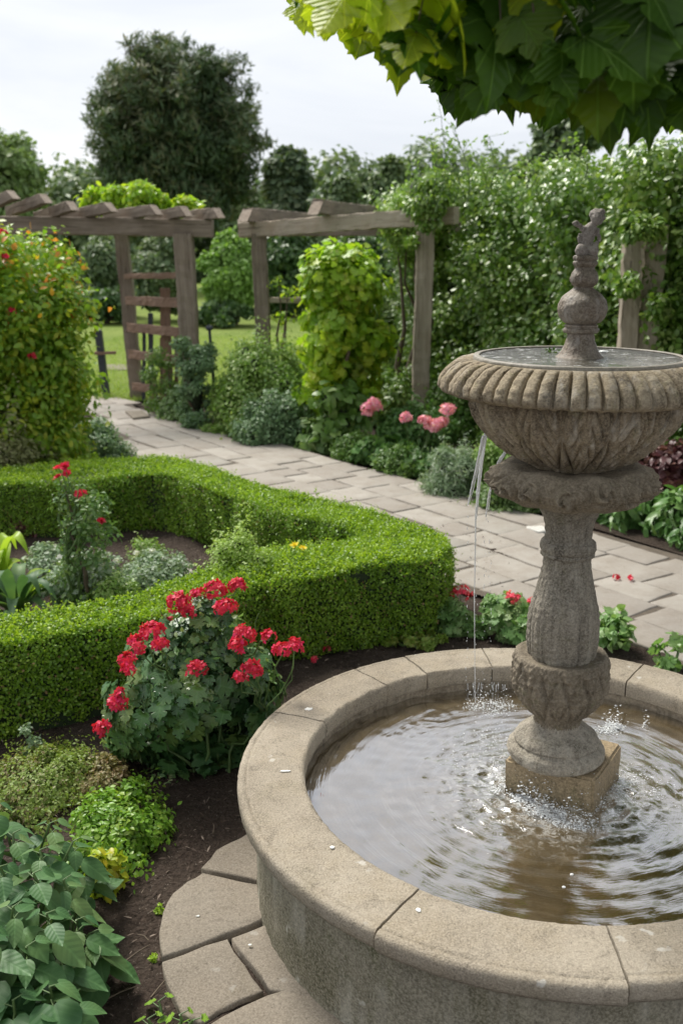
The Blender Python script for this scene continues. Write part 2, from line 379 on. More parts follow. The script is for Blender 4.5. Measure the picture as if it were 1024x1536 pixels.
nz = N.new('ShaderNodeTexNoise'); nz.inputs['Scale'].default_value = 2.6; nz.inputs['Detail'].default_value = 7; nz.inputs['Roughness'].default_value = .55; nz.inputs['Distortion'].default_value = .5
L.new(mp.outputs[0], nz.inputs[0])
cr_ = N.new('ShaderNodeValToRGB'); e = cr_.color_ramp.elements
e[0].position = .36; e[0].color = (5.1, 5.35, 5.8, 1); e[1].position = .64; e[1].color = (6.4, 6.5, 6.7, 1)
L.new(nz.outputs[0], cr_.inputs[0])
mx = N.new('ShaderNodeMix'); mx.data_type = 'RGBA'; mx.inputs[0].default_value = .93
L.new(sky.outputs[0], mx.inputs[6]); L.new(cr_.outputs[0], mx.inputs[7])      # overcast: clouds over most of the blue
L.new(mx.outputs[2], bg.inputs[0]); bg.inputs[1].default_value = .1
L.new(bg.outputs[0], wo.inputs[0])

# ================================================================ ground, lawn, path
def poly_sheet(name, pts, z, mat, kind='structure', subdiv=0):
    bm = bmesh.new(); vs = [bm.verts.new((x, y, z)) for x, y in pts]; f = bm.faces.new(vs)
    if f.normal.z < 0: bmesh.ops.reverse_faces(bm, faces=[f])
    bmesh.ops.triangulate(bm, faces=bm.faces[:])
    me = bpy.data.meshes.new(name); bm.to_mesh(me); bm.free()
    o = link(name, me, mat); return tag(o, kind=kind)
t = NT('soil_mulch'); co = t.coord()
n1 = t.noise(co, 60, 5, .75); n2 = t.noise(co, 4, 4, .6); n3 = t.voro(co, 75, 'F1', 'Distance')
c = t.mix(t.ramp(n1, .35, .7), (.028, .019, .014), (.085, .062, .048))
c = t.mix(t.math('MULTIPLY', t.ramp(n2, .4, .7), .5), c, (.10, .078, .06))
c = t.mix(t.ramp(t.noise(co, 160, 2, .5), .66, .72), c, (.2, .17, .14))
M['soil'] = t.done(t.bsdf(c, .95, t.bump(t.math('ADD', n1, t.math('MULTIPLY', n3, .5)), 1, .02), Specular_IOR_Level=.2))
def in_poly(P, poly):
    poly = np.asarray(poly); x, y = P[:, 0], P[:, 1]; ins = np.zeros(len(P), bool)
    for (x0, y0), (x1, y1) in zip(poly, np.roll(poly, -1, 0)):
        c = ((y0 > y) != (y1 > y)) & (x < (x1 - x0) * (y - y0) / (y1 - y0 + 1e-12) + x0); ins ^= c
    return ins
poly_sheet('ground', [(-300, -60), (300, -60), (300, 400), (-300, 400)], -.02, M['soil'])
# bumpy bed soil near the fountain
gx = np.linspace(-3.2, 3.2, 260); gy = np.linspace(.8, 7.6, 270); XX, YY = np.meshgrid(gx, gy)
def lump(X, Y, s, seed, n=14):
    r = np.random.RandomState(seed); z = 0 * X
    for i in range(n):
        k = s * r.uniform(.4, 2.2); a = r.uniform(0, 6.28); z += np.sin(k * (X * np.cos(a) + Y * np.sin(a)) + r.uniform(0, 6.28)) / n ** .5 * s / k
    return z
ZZ = .004 + .006 * lump(XX, YY, 4, 1) + .005 * lump(XX, YY, 22, 2) + .003 * RS.randn(*XX.shape)
i = np.arange(269)[:, None] * 260 + np.arange(259)[None]
bed = link('soil', mesh_np('soil', np.stack([XX, YY, ZZ], -1).reshape(-1, 3), [np.stack([i, i + 1, i + 261, i + 260], -1).reshape(-1, 4)]), M['soil'])
tag(bed, kind='structure')
# lawn
t = NT('lawn_grass'); co = t.coord()
c = t.mix(t.ramp(t.noise(co, .35, 5, .6), .35, .65), (.17, .23, .05), (.27, .33, .085))
c = t.mix(t.math('MULTIPLY', t.ramp(t.noise(co, 9, 5, .7), .4, .65), .6), c, (.10, .17, .03))
M['lawn'] = t.done(t.bsdf(c, .9, t.bump(t.noise(co, 40, 3), 1, .05), Specular_IOR_Level=.1))
poly_sheet('lawn', [(-60, 11.9), (60, 11.9), (60, 90), (-60, 90)], .0, M['lawn'])
gp = np.column_stack([RS.uniform(-4.6, .6, 26000), 11.9 + 9 * RS.rand(26000) ** 1.6, np.zeros(26000)])
M['grass'] = leaf_mat('grass_blade', (.16, .24, .045), (.26, .34, .075), (.32, .38, .12), .3, .6, .8)
g = leaves('grass', gp, np.column_stack([RS.randn(26000, 2), np.full(26000, .2)]), np.column_stack([RS.randn(26000, 2) * .4, np.ones(26000)]), RS.uniform(.03, .075, 26000), 'blade', M['grass'])
tag(g, kind='stuff')
ff = poly_sheet('lawn_path', [at(150, 571, 15)[:2], at(192, 571, 15.)[:2], at(192, 563, 15.7)[:2], at(150, 563, 15.7)[:2]], .012, M['slab'])
# path: bedding sheet with separate flags
PR = [G(*q) for q in ((1420, 960), (1024, 838), (900, 803), (800, 775), (650, 735), (560, 712), (500, 690), (440, 675), (350, 662), (300, 643), (250, 630), (215, 620), (188, 602), (150, 596))]
PL = [G(*q) for q in ((118, 598), (128, 618), (160, 648), (195, 690), (300, 760), (560, 850), (690, 890), (760, 905), (860, 930), (950, 965), (1024, 1010), (1100, 1100), (1300, 1500))]
PATH = PR + PL + [(3.2, 1.5), (4.2, 3.0)]
M['joint'] = plain('sandy_joint', (.10, .08, .06), .95)
poly_sheet('path_bedding', PATH, .014, M['joint'])
t = NT('flagstone'); co = t.coord(); geo = t.n('ShaderNodeNewGeometry')
n1 = t.noise(co, 5, 6, .7); n2 = t.noise(co, 45, 5, .75)
c = t.mix(geo.outputs['Random Per Island'], (.275, .25, .22), (.35, .325, .288))
c = t.mix(t.ramp(t.math('FRACT', t.math('MULTIPLY', geo.outputs['Random Per Island'], 7.3)), .86, .95), c, (.285, .27, .24))
c = t.mix(t.math('MULTIPLY', t.ramp(n1, .4, .7), .55), c, (.20, .165, .13))
c = t.mix(t.math('MULTIPLY', t.ramp(n2, .5, .75), .4), c, (.40, .36, .31))
c = t.mix(t.math('MULTIPLY', t.ramp(t.noise(co, 17, 5, .7), .58, .7), .45), c, (.19, .155, .12))
M['flag'] = t.done(t.bsdf(c, .8, t.bump(t.math('ADD', n1, t.math('MULTIPLY', n2, .4)), .5, .006), Specular_IOR_Level=.3))
def slab_geo(mb, poly, z0, z1, bev=.006, rs=RS, ins=.004):
    """one flag with a softened arris, butt sides"""
    poly = np.asarray(poly); c = poly.mean(0); n = len(poly)
    # subdivide edges and roughen
    P = []
    for a, b in zip(poly, np.roll(poly, -1, 0)):
        m = max(2, int(np.linalg.norm(b - a) / .05))
        for k in range(m): P.append(a + (b - a) * k / m + (rs.randn(2) * .0022 if k else 0))
    P = np.array(P); n = len(P); d = norm(P - c)
    tilt = rs.randn(2) * .004
    def ring(off, z): return np.column_stack([P - d * off, z + (P - c) @ tilt])
    R = [ring(ins, z0 + 0 * P[:, 0]), ring(ins, z1 - bev), ring(ins + bev * .35, z1 - bev * .3), ring(ins + bev * 1.2, z1 + 0 * P[:, 0]), np.column_stack([c + (P - c) * .5, z1 + .5 * (P - c) @ tilt + rs.randn(n) * .0006])]
    V = np.concatenate(R + [np.array([[*c, z1]])]); j = np.arange(n); k = (j + 1) % n; Q = []
    sgn = np.sign(np.sum(P[:, 0] * P[k, 1] - P[k, 0] * P[:, 1]))
    for r in range(4):
        q = np.stack([r * n + j, r * n + k, (r + 1) * n + k, (r + 1) * n + j], -1); Q.append(q if sgn > 0 else q[:, ::-1])
    T = np.stack([4 * n + j, 4 * n + k, 0 * j + 5 * n], -1)
    mb.add(V, np.concatenate(Q), T if sgn > 0 else T[:, ::-1])
mb = MB(); rs = np.random.RandomState(3)
ux = norm(np.array([-.58, .815])); vx = np.array([ux[1], -ux[0]])     # along and across the path
org = np.array([2.0, 3.0]); row = -6.0
PA = np.array(PATH)
while row < 6.0:
    h = rs.uniform(.22, .30); s = -4 + rs.uniform(0, .4)
    while s < 15:
        wd = rs.uniform(.24, .46) * (1 if s < 5.5 else 1.7)
        cs = [(s, row), (s + wd, row), (s + wd, row + h), (s, row + h)]
        cs = np.array([org + ux * a + vx * b for a, b in cs]) + rs.randn(4, 2) * .008
        cen = cs.mean(0)
        wob = np.array([.05 * np.sin(cen[1] * 2), 0])
        if in_poly(np.array([cen]), PA)[0] and np.linalg.norm(cen - np.array([.59, 2.51])) > 1.1:
            slab_geo(mb, cs + wob, .0, .022 + rs.uniform(-.002, .003), .008, rs, .004)
        s += wd
    row += h
tag(mb.build('path', M['flag']), kind='structure')

# mulch chips and twigs on the bare soil
rs = np.random.RandomState(5); n = 9000
P = np.column_stack([rs.uniform(-1.6, 1.0, n), rs.uniform(1.5, 6.3, n), np.full(n, .012)])
P = P[(np.linalg.norm(P[:, :2] - [.567, 2.503], axis=1) > .9)]; n = len(P); P[:, 2] += rs.rand(n) * .01
M['chip'] = leaf_mat('mulch_chip', (.035, .022, .016), (.10, .07, .05), (.24, .19, .15), 0, .9, 6)
g = leaves('mulch', P, np.column_stack([rs.randn(n, 2) * .45, np.ones(n)]), rs.randn(n, 3), rs.uniform(.006, .026, n), 'needle', M['chip'])
tag(g, kind='stuff')
mb = MB()
for (px, py, a, l) in ((420, 1380 + 20, .4, .06), (205, 1440, .8, .09), (240, 1490, 1.1, .07), (215, 1415, 2.6, .04), (320, 1250, 1.7, .05), (180, 1500, .5, .08), (150, 1480, 2, .06), (240, 1225, .3, .05)):
    x, y = G(px, py); p = np.array([x, y, .018]); d = np.array([math.cos(a), math.sin(a), .1]) * l
    mb.tube([p - d / 2, p + np.array([.003, .002, .004]), p + d / 2], [.0022, .002, .001], 5)
tag(mb.build('twig_litter', M['woodystem']), kind='stuff')

# ================================================================ paving slabs round the pool
PX, PY, PR_ = .567, 2.503, .85
def px_poly(L, z): return np.array([G(x, y, z) for x, y in L])
SL = [([(300, 1302), (322, 1275), (345, 1262), (372, 1248), (420, 1262), (430, 1330), (391, 1321)], 'small wedge paving slab nearest the geranium bush, against the pool wall'),
      ([(304, 1309), (391, 1327), (440, 1345), (440, 1370), (397, 1379), (340, 1402), (304, 1417), (242, 1437), (237, 1400), (243, 1368), (258, 1340), (280, 1322)], 'large rounded paving slab with a tiny white petal on it'),
      ([(242, 1441), (342, 1406), (397, 1485), (325, 1519), (300, 1536), (270, 1520), (249, 1476)], 'large square paving slab beside the bare soil, below the rounded one'),
      ([(346, 1405), (401, 1383), (450, 1400), (480, 1500), (403, 1484)], 'small brownish paving slab tucked between two large slabs and the pool wall'),
      ([(304, 1541), (330, 1523), (400, 1490), (445, 1474), (510, 1500), (560, 1620), (420, 1640), (330, 1600)], 'paving slab at the bottom edge of the picture, against the pool wall')]
for k, (pl, lab) in enumerate(SL):
    mb = MB(); P_ = px_poly(pl, .035); slab_geo(mb, P_, -.01, .035 + (.004 if k == 1 else 0), .006, np.random.RandomState(k), .003)
    o = mb.build('paving_slab', M['slab']); tag(o, lab, 'paving slab', 'paving slabs round the pool')
mb = MB()
P_ = px_poly([(300, 1545), (330, 1605), (420, 1650), (560, 1630), (640, 1760), (420, 1800)], .035); slab_geo(mb, P_, -.01, .03, .012, RS, .003)

# ================================================================ pool basin
JT = [-125.5, -90.2, -56, -24, 6, 31, 55.6, 75, 94.2, 114.2, 128.3, 156.6]
RIM, ZW = .38, .292
pool = empty('fountain_pool', (PX, PY, 0), 'round raised stone pool with broad sandy coping, full of murky water', 'fountain pool')
def ring_sweep(prof, a0, a1, n, cx, cy, rs, amp=.0012, close=False):
    A = np.linspace(a0, a1, n); prof = np.array(prof); m = len(prof); V = []
    for i, a in enumerate(A):
        w = 0 if close else (1 if i in (0, n - 1) else 0)
        for (r, z) in prof:
            rr = r + rs.randn() * amp * .5; V.append((cx + rr * math.cos(a), cy + rr * math.sin(a), z + rs.randn() * amp * .4))
    i = np.arange(n - 1)[:, None] * m; j = np.arange(m - 1)[None]
    Q = np.stack([i + j, i + j + 1, i + m + j + 1, i + m + j], -1).reshape(-1, 4)
    return np.array(V), Q
r1, r0 = .852, .673
for k, a in enumerate(JT):
    b = JT[(k + 1) % len(JT)]; b = b + 360 if b < a else b
    a_, b_ = math.radians(a) + .0035, math.radians(b) - .0035
    n = max(12, int((b_ - a_) * 60)); rs = np.random.RandomState(40 + k)
    dr = rs.uniform(-.004, .004); dz = rs.uniform(-.002, .002)
    if k == 0: dr, dz = .009, -.003
    R1, R0 = r1 + dr, r0 + rs.uniform(-.003, .003)
    top = [(R0 + (R1 - .028 - R0) * u, RIM + dz - .0012 * math.sin(u * 9)) for u in np.linspace(.04, .97, 12)]
    prof = [(R0 + .004, RIM - .058), (R0 - .003, RIM - .05), (R0 - .004, RIM - .02), (R0 - .001, RIM - .006), (R0 + .005, RIM - .001 + dz)] + top + \
           [(R1 - .026, RIM - .0005 + dz), (R1 - .0235, RIM - .0035 + dz), (R1 - .021, RIM - .001 + dz), (R1 - .008, RIM - .002 + dz), (R1 - .002, RIM - .007 + dz), (R1, RIM - .016 + dz), (R1 - .001, RIM - .042), (R1 - .006, RIM - .052), (R1 - .016, RIM - .056), (R1 - .05, RIM - .058)]
    prof = prof + [prof[0]]
    V, Q = ring_sweep(prof, a_, b_, n, PX, PY, rs)
    m = len(prof); mb = MB(); mb.add(V, Q[:, ::-1])
    # rounded ends
    for s_, sg in ((0, 1), (n - 1, -1)):
        ring = V[s_ * m:(s_ + 1) * m - 1]; cpt = ring.mean(0); ang = a_ if s_ == 0 else b_
        tn = np.array([-math.sin(ang), math.cos(ang), 0]) * (-.002 if s_ == 0 else .002)
        VV = np.concatenate([ring, [cpt + tn]]); jj = np.arange(m - 1); kk = (jj + 1) % (m - 1)
        T = np.stack([jj, kk, 0 * jj + m - 1], -1); mb.add(VV, None, T if sg < 0 else T[:, ::-1])
    mb.build('coping_stone', M['coping'], pool)
def lathe_v(prof, seg, cx, cy, mod=None):
    prof = np.array(prof, float); a = np.linspace(0, 2 * np.pi, seg, endpoint=False)
    r = np.repeat(prof[:, 0:1], seg, 1); z = np.repeat(prof[:, 1:2], seg, 1)
    if mod is not None: r, z = mod(r, z, a[None], np.arange(len(prof))[:, None])
    V = np.stack([cx + r * np.cos(a), cy + r * np.sin(a), z], -1).reshape(-1, 3); m = len(prof)
    i = np.arange(m - 1)[:, None] * seg; j = np.arange(seg)[None]; k = (j + 1) % seg
    return V, np.stack([i + j, i + k, i + k + seg, i + j + seg], -1).reshape(-1, 4)
def add_lathe(name, prof, mat, parent, seg=160, mod=None, cx=PX, cy=PY):
    V, Q = lathe_v(prof, seg, cx, cy, mod); mb = MB(); mb.add(V, Q); return mb.build(name, mat, parent)
rsw = np.random.RandomState(8); wn = rsw.randn(400)
add_lathe('outer_wall', [(.806 - .004 * u, z) for u, z in zip(np.linspace(0, 1, 14), np.linspace(-.03, RIM - .057, 14))], M['wall'], pool, 300,
          lambda r, z, a, k: (r + .0016 * np.sin(a * 41 + z * 30) + .0012 * np.sin(a * 97 - z * 55), z))
add_lathe('inner_wall', [(.686, RIM - .052), (.688, .3), (.69, .2), (.69, .10), (.0, .10)], M['inner'], pool, 200,
          lambda r, z, a, k: (r + .003 * np.sin(a * 37 + z * 20) * (r > .1), z))
# water surface with ripples
FX, FY = .600, 2.53
rs = np.random.RandomState(11)
nr, na = 190, 460
rr = np.linspace(.004, .689, nr)[:, None]; aa = np.linspace(0, 2 * np.pi, na, endpoint=False)[None]
X = PX + rr * np.cos(aa); Y = PY + rr * np.sin(aa)
def ripple(X, Y, x0, y0, k, amp, dec, ph=0):
    d = np.hypot(X - x0, Y - y0); return amp * np.sin(k * d + ph + .8 * np.sin(3 * np.arctan2(Y - y0, X - x0))) * np.exp(-d / dec)
Z = ripple(X, Y, FX, FY, 120, .0020, .26) + ripple(X, Y, FX + .1, FY - .1, 85, .0020, .34, 1) + ripple(X, Y, .30, 2.98, 150, .0010, .13) + ripple(X, Y, FX - .12, FY - .05, 200, .0013, .12, 2)
Z += .0011 * lump(X, Y, 22, 31) + .0008 * lump(X, Y, 60, 32)
near = np.exp(-(np.hypot(X - FX, Y - FY) / .26) ** 2)
Z += near * (.0035 * lump(X, Y, 55, 33) + .002 * lump(X, Y, 120, 34))
V = np.stack([X, Y, ZW + Z], -1).reshape(-1, 3)
i = np.arange(nr - 1)[:, None] * na; j = np.arange(na)[None]; k = (j + 1) % na
Q = np.stack([i + j, i + na + j, i + na + k, i + k], -1).reshape(-1, 4)
t = NT('murky_water'); co = t.coord(); cen = t.n('ShaderNodeVectorMath', operation='SUBTRACT'); t.L.new(co, cen.inputs[0]); cen.inputs[1].default_value = (FX, FY, 0)
s3 = t.sep(cen.outputs[0]); r_ = t.math('SQRT', t.math('ADD', t.math('MULTIPLY', s3[0], s3[0]), t.math('MULTIPLY', s3[1], s3[1])))
cmb = t.n('ShaderNodeCombineXYZ'); t.L.new(t.math('MULTIPLY', t.math('DIVIDE', s3[0], t.math('ADD', r_, .02)), 1.3), cmb.inputs[0])
t.L.new(t.math('MULTIPLY', t.math('DIVIDE', s3[1], t.math('ADD', r_, .02)), 1.3), cmb.inputs[1]); t.L.new(t.math('MULTIPLY', r_, 22.0), cmb.inputs[2])
pol = t.noise(cmb.outputs[0], 1.6, 5, .62, .5)
fine = t.noise(co, 90, 4, .6, .4); sw = t.noise(co, 9, 5, .6, 1.2)
base = t.mix(t.ramp(sw, .35, .65), (.10, .070, .026), (.19, .135, .06))
nearf = t.ramp(r_, .42, .12)
fo = t.math('MULTIPLY', t.ramp(t.math('ADD', t.noise(co, 38, 6, .78, .8), t.math('MULTIPLY', nearf, .12)), .545, .66), nearf)
base = t.mix(t.math('MULTIPLY', fo, .75), base, (.62, .63, .62))
h = t.math('ADD', t.math('MULTIPLY', pol, 1.2), t.math('MULTIPLY', t.math('MULTIPLY', fine, nearf), 1.1))
nb = t.bump(h, .38, .005)
dif = t.n('ShaderNodeBsdfDiffuse'); t.L.new(base, dif.inputs[0])
tr_ = t.n('ShaderNodeBsdfTransparent'); tr_.inputs[0].default_value = (.62, .5, .3, 1)
m1 = t.n('ShaderNodeMixShader'); t.L.new(t.math('SUBTRACT', .45, fo, True), m1.inputs[0]); t.L.new(dif.outputs[0], m1.inputs[1]); t.L.new(tr_.outputs[0], m1.inputs[2])
gl = t.n('ShaderNodeBsdfGlossy'); gl.inputs['Roughness'].default_value = .035; gl.inputs[0].default_value = (1, 1, 1, 1); t.L.new(nb, gl.inputs['Normal'])
fr = t.n('ShaderNodeFresnel'); fr.inputs[0].default_value = 2.0; t.L.new(nb, fr.inputs['Normal'])
m2 = t.n('ShaderNodeMixShader'); t.L.new(t.math('MULTIPLY', fr.outputs[0], 3.0, True), m2.inputs[0]); t.L.new(m1.outputs[0], m2.inputs[1]); t.L.new(gl.outputs[0], m2.inputs[2])
M['water'] = t.done(m2.outputs[0])
tag(link('water', mesh_np('water', V, [Q]), M['water']), kind='structure')

# ================================================================ tiered fountain
def prz(py, hw):
    z = at(850, py, FY)[2]; d = FY * CP + (HC - z) * SP; return (hw * d / F, z)
def prof(L, n=None):
    P = np.array([prz(*q) for q in L]); 
    if n:
        # smooth resample (Catmull-Rom) along the chain
        out = []
        for i in range(len(P) - 1):
            p0, p1, p2, p3 = P[max(i - 1, 0)], P[i], P[i + 1], P[min(i + 2, len(P) - 1)]
            for u in np.arange(n) / n:
                out.append(.5 * ((2 * p1) + (-p0 + p2) * u + (2 * p0 - 5 * p1 + 4 * p2 - p3) * u * u + (-p0 + 3 * p1 - 3 * p2 + p3) * u ** 3))
        out.append(P[-1]); P = np.array(out)
    P[:, 0] = np.maximum(P[:, 0], .0005)
    return P
ft = empty('stone_fountain', (FX, FY, .1), 'tall weathered stone fountain with fluted bowl and ball finial, standing in the pool', 'fountain')
RPH = [(rs_.randint(2, 70), rs_.uniform(-420, 420), rs_.uniform(0, 6.28)) for rs_ in [np.random.RandomState(123)] for _ in range(26)]
def rough(r, z, a, amp=.0012):
    o = 0
    for k_, kz, p_ in RPH: o = o + np.sin(k_ * a + kz * z + p_) / (1 + k_ / 30)
    return r + amp * .42 * o * np.clip(r / .03, 0, 1)
# square block turned to the camera
zb = prz(1134, 0)[1]
A_, B_, C_ = np.array(G(752, 1137, zb)), np.array(G(891, 1171, zb)), np.array(G(934, 1115, zb))
uu = norm(A_ - B_) * .250; vv = norm(C_ - B_); vv = norm(vv - uu * (vv @ norm(uu)) * .6) * .245
bm = bmesh.new(); bq = [B_, B_ + uu, B_ + uu + vv, B_ + vv]
vb = [bm.verts.new((*q, .08)) for q in bq]; vt = [bm.verts.new((*q, zb)) for q in bq]
bm.faces.new(vb); bm.faces.new(vt)
for i in range(4): bm.faces.new((vb[i], vb[(i + 1) % 4], vt[(i + 1) % 4], vt[i]))
bmesh.ops.recalc_face_normals(bm, faces=bm.faces[:])
bmesh.ops.bevel(bm, geom=bm.edges[:], offset=.007, segments=3, affect='EDGES')
bmesh.ops.subdivide_edges(bm, edges=bm.edges[:], cuts=7, use_grid_fill=True)
rsb = np.random.RandomState(3)
for v in bm.verts:
    v.co += Vector((math.sin(v.co.z * 60 + v.co.x * 30), math.sin(v.co.z * 50 + v.co.y * 40), math.sin(v.co.x * 45 + v.co.y * 38))) * .0013
me = bpy.data.meshes.new('base_block'); bm.to_mesh(me); bm.free(); link('base_block', me, M['block'], ft)
FK = dict(cx=FX, cy=FY)
def sag(r, z, a, k): return rough(r, z, a, .0014), z + .004 * np.sin(a + 2.2) * (r / .12)
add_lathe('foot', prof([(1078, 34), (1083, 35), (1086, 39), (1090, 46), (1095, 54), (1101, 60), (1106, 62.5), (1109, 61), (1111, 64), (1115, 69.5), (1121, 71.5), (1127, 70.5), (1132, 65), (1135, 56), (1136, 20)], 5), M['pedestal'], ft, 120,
          lambda r, z, a, k: (rough(r, z, a, .0016), z), **FK)
def cup_mod(r, z, a, k):
    zt, zl = prz(985, 0)[1], prz(1075, 0)[1]; t_ = (z - zl) / (zt - zl); w_ = np.clip(t_ * 4, 0, 1) * np.clip((1.0 - t_) * 7, 0, 1)
    p1 = np.abs(np.sin(a * 7 + t_ * 3.0)); p2 = np.abs(np.sin(a * 7 - t_ * 3.0)); pat = np.minimum(p1, p2)
    dots = np.maximum(0, np.sin(a * 14) * np.sin(t_ * 14))
    rim_ = np.exp(-((t_ - .82) / .05) ** 2)
    return rough(r, z, a, .0018) + w_ * (.011 * np.minimum(pat * 2.2, 1) - .008 + .006 * dots) - .005 * rim_ * w_, z
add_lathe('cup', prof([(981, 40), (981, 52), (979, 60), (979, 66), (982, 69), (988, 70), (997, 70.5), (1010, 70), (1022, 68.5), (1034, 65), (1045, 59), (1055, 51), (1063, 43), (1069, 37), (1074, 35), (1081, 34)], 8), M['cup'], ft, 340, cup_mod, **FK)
def col_mod(r, z, a, k):
    zt, zl = prz(870, 0)[1], prz(992, 0)[1]; t_ = np.clip((z - zl) / (zt - zl), 0, 1.2); w_ = np.clip(1 - t_, 0, 1) ** .8
    leaf = np.abs(np.sin(a * 5.5 + .6)) ** .5; fl = np.abs(np.sin(a * 15)) ** .7
    return rough(r, z, a, .0011) + w_ * (.011 * leaf - .008) + .0035 * (fl - .5) * np.clip(1.3 - t_, 0, 1), z
def spl(o): return o
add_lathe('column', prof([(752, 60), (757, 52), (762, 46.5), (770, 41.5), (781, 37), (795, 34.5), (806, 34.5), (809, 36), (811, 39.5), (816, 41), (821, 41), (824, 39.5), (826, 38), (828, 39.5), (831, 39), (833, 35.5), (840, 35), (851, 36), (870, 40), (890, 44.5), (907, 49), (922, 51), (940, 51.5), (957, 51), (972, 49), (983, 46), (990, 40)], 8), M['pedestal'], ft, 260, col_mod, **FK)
rsc = np.random.RandomState(21); ros = [(rsc.uniform(0, 6.28), rsc.uniform(.35, .65), rsc.uniform(.05, .1)) for _ in range(20)]
def coll_mod(r, z, a, k):
    zt, zl = prz(697, 0)[1], prz(750, 0)[1]; t_ = (z - zl) / (zt - zl); side = np.clip((r - .12) / .05, 0, 1) * np.clip(t_ * 5, 0, 1)
    d = np.zeros_like(r)
    for j in range(17):
        a0 = j * 2 * np.pi / 17 + .13 * np.sin(j * 7.3); da = (a - a0 + np.pi) % (2 * np.pi) - np.pi
        u_ = da * .2 / .027; v_ = (t_ - .5 - .08 * math.sin(j * 4)) / .42; rr_ = np.hypot(u_, v_)
        an = np.arctan2(v_, u_); d += np.exp(-rr_ ** 2.5) * (.015 + .013 * np.sin(an * (3 if j % 2 else 2) + rr_ * 6 + j)) - .006 * np.exp(-((rr_ - 1.15) / .16) ** 2)
    d += .0022 * np.sin(a * 60 + t_ * 8) * np.sin(t_ * 9 + a * 11)
    return rough(r, z, a, .0016) + side * (d - .004), z + .0035 * np.sin(a * 8 + 1)
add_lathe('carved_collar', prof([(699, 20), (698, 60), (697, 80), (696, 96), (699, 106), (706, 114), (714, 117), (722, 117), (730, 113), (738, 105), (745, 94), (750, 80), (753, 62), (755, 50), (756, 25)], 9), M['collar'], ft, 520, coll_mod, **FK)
def bowl_mod(r, z, a, k):
    zt, zl = prz(596, 0)[1], prz(700, 0)[1]; t_ = np.clip((z - zl) / (zt - zl), 0, 1)
    nl = 13; ph = (a * nl / (2 * np.pi)) % 1 - .5
    # broad acanthus leaves: outline widens upward, raised midrib, side veins
    wd = .16 + .33 * np.sin(np.clip(t_, 0, 1) * 2.2); s_ = np.abs(ph) / np.maximum(wd, .05)
    body = np.clip(1 - s_ ** 3, 0, 1); rib = np.exp(-(s_ / .12) ** 2)
    vein = np.abs(np.sin((t_ * 3.2 + np.abs(ph) * 5.5) * np.pi)) ** .6
    ph2 = ((a * nl / (2 * np.pi)) + .5) % 1 - .5; tongue = np.exp(-(np.abs(ph2) / (.05 + .09 * t_)) ** 2)
    gr = np.exp(-((s_ - 1.0) / .10) ** 2)
    w_ = np.clip(t_ * 5, .35, 1)
    return rough(r, z, a, .0010) + w_ * (.013 * body + .011 * rib * body - .013 * (1 - vein) * body * (1 - rib) + .013 * tongue * (1 - body) - .018 * gr) - .008, z
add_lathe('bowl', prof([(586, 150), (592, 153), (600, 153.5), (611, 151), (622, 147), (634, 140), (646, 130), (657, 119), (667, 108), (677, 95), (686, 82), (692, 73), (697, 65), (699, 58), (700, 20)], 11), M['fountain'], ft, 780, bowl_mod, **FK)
NG = 58
def rim_mod(r, z, a, k):
    w_ = np.clip((r - prz(545, 160)[0]) / .03, 0, 1); j_ = a * NG / (2 * np.pi); jj = np.floor(j_)
    u_ = (j_ % 1) - .5 + .10 * np.sin(jj * 12.9); lobe = np.sqrt(np.clip(1 - (u_ / .52) ** 2, 0.0, 1)); gr = np.exp(-((np.abs(u_) - .5) / .09) ** 2)
    va = .6 + .4 * np.sin(jj * 78.2)
    return rough(r, z, a, .0009) + w_ * (.011 * lobe * va + .004 * lobe - .010 * gr - .007), z + w_ * .004 * lobe - .003 * w_ * gr
add_lathe('bowl_rim', prof([(541, 140), (539, 154), (538, 162), (540, 170), (544, 179), (549, 187), (555, 194), (562, 200), (569, 204.5), (576, 206.5), (582, 206), (586, 202), (589, 194), (591, 180), (592, 165), (592, 150)], 8), M['fountain'], ft, 900, rim_mod, **FK)
add_lathe('bowl_lip', prof([(541, 140), (542, 154), (541, 157.5), (537, 158.5), (534.5, 158), (533.2, 156.5), (533, 153), (533.2, 149.5), (534.8, 148.5), (536, 147), (536.5, 60), (536.5, 2)], 4), M['disc'], ft, 220, lambda r, z, a, k: (rough(r, z, a, .0007), z), **FK)
fin = add_lathe('finial', prof([(541, 42), (538, 40), (533, 32), (526, 27), (518, 23.5), (508, 20.5), (502, 19.5), (499.5, 20), (499, 24), (497, 26), (493, 26), (491, 23), (489.5, 24), (487, 24), (486, 21), (483, 27), (477, 32.5), (470, 35.5), (462, 36.5), (454, 35), (447, 31.5), (440, 25), (435, 18), (432, 14.5), (430, 14.5), (427, 17.5), (422, 20.5), (416, 20.5), (410, 18.5), (405, 15.5), (402, 14), (400, 15), (397, 17.5), (393, 17.8), (391, 16), (389, 17.5), (386, 17.8), (383, 16), (382, 8)], 5), M['finial'], ft, 110, lambda r, z, a, k: (rough(r, z, a, .0008), z), **FK)
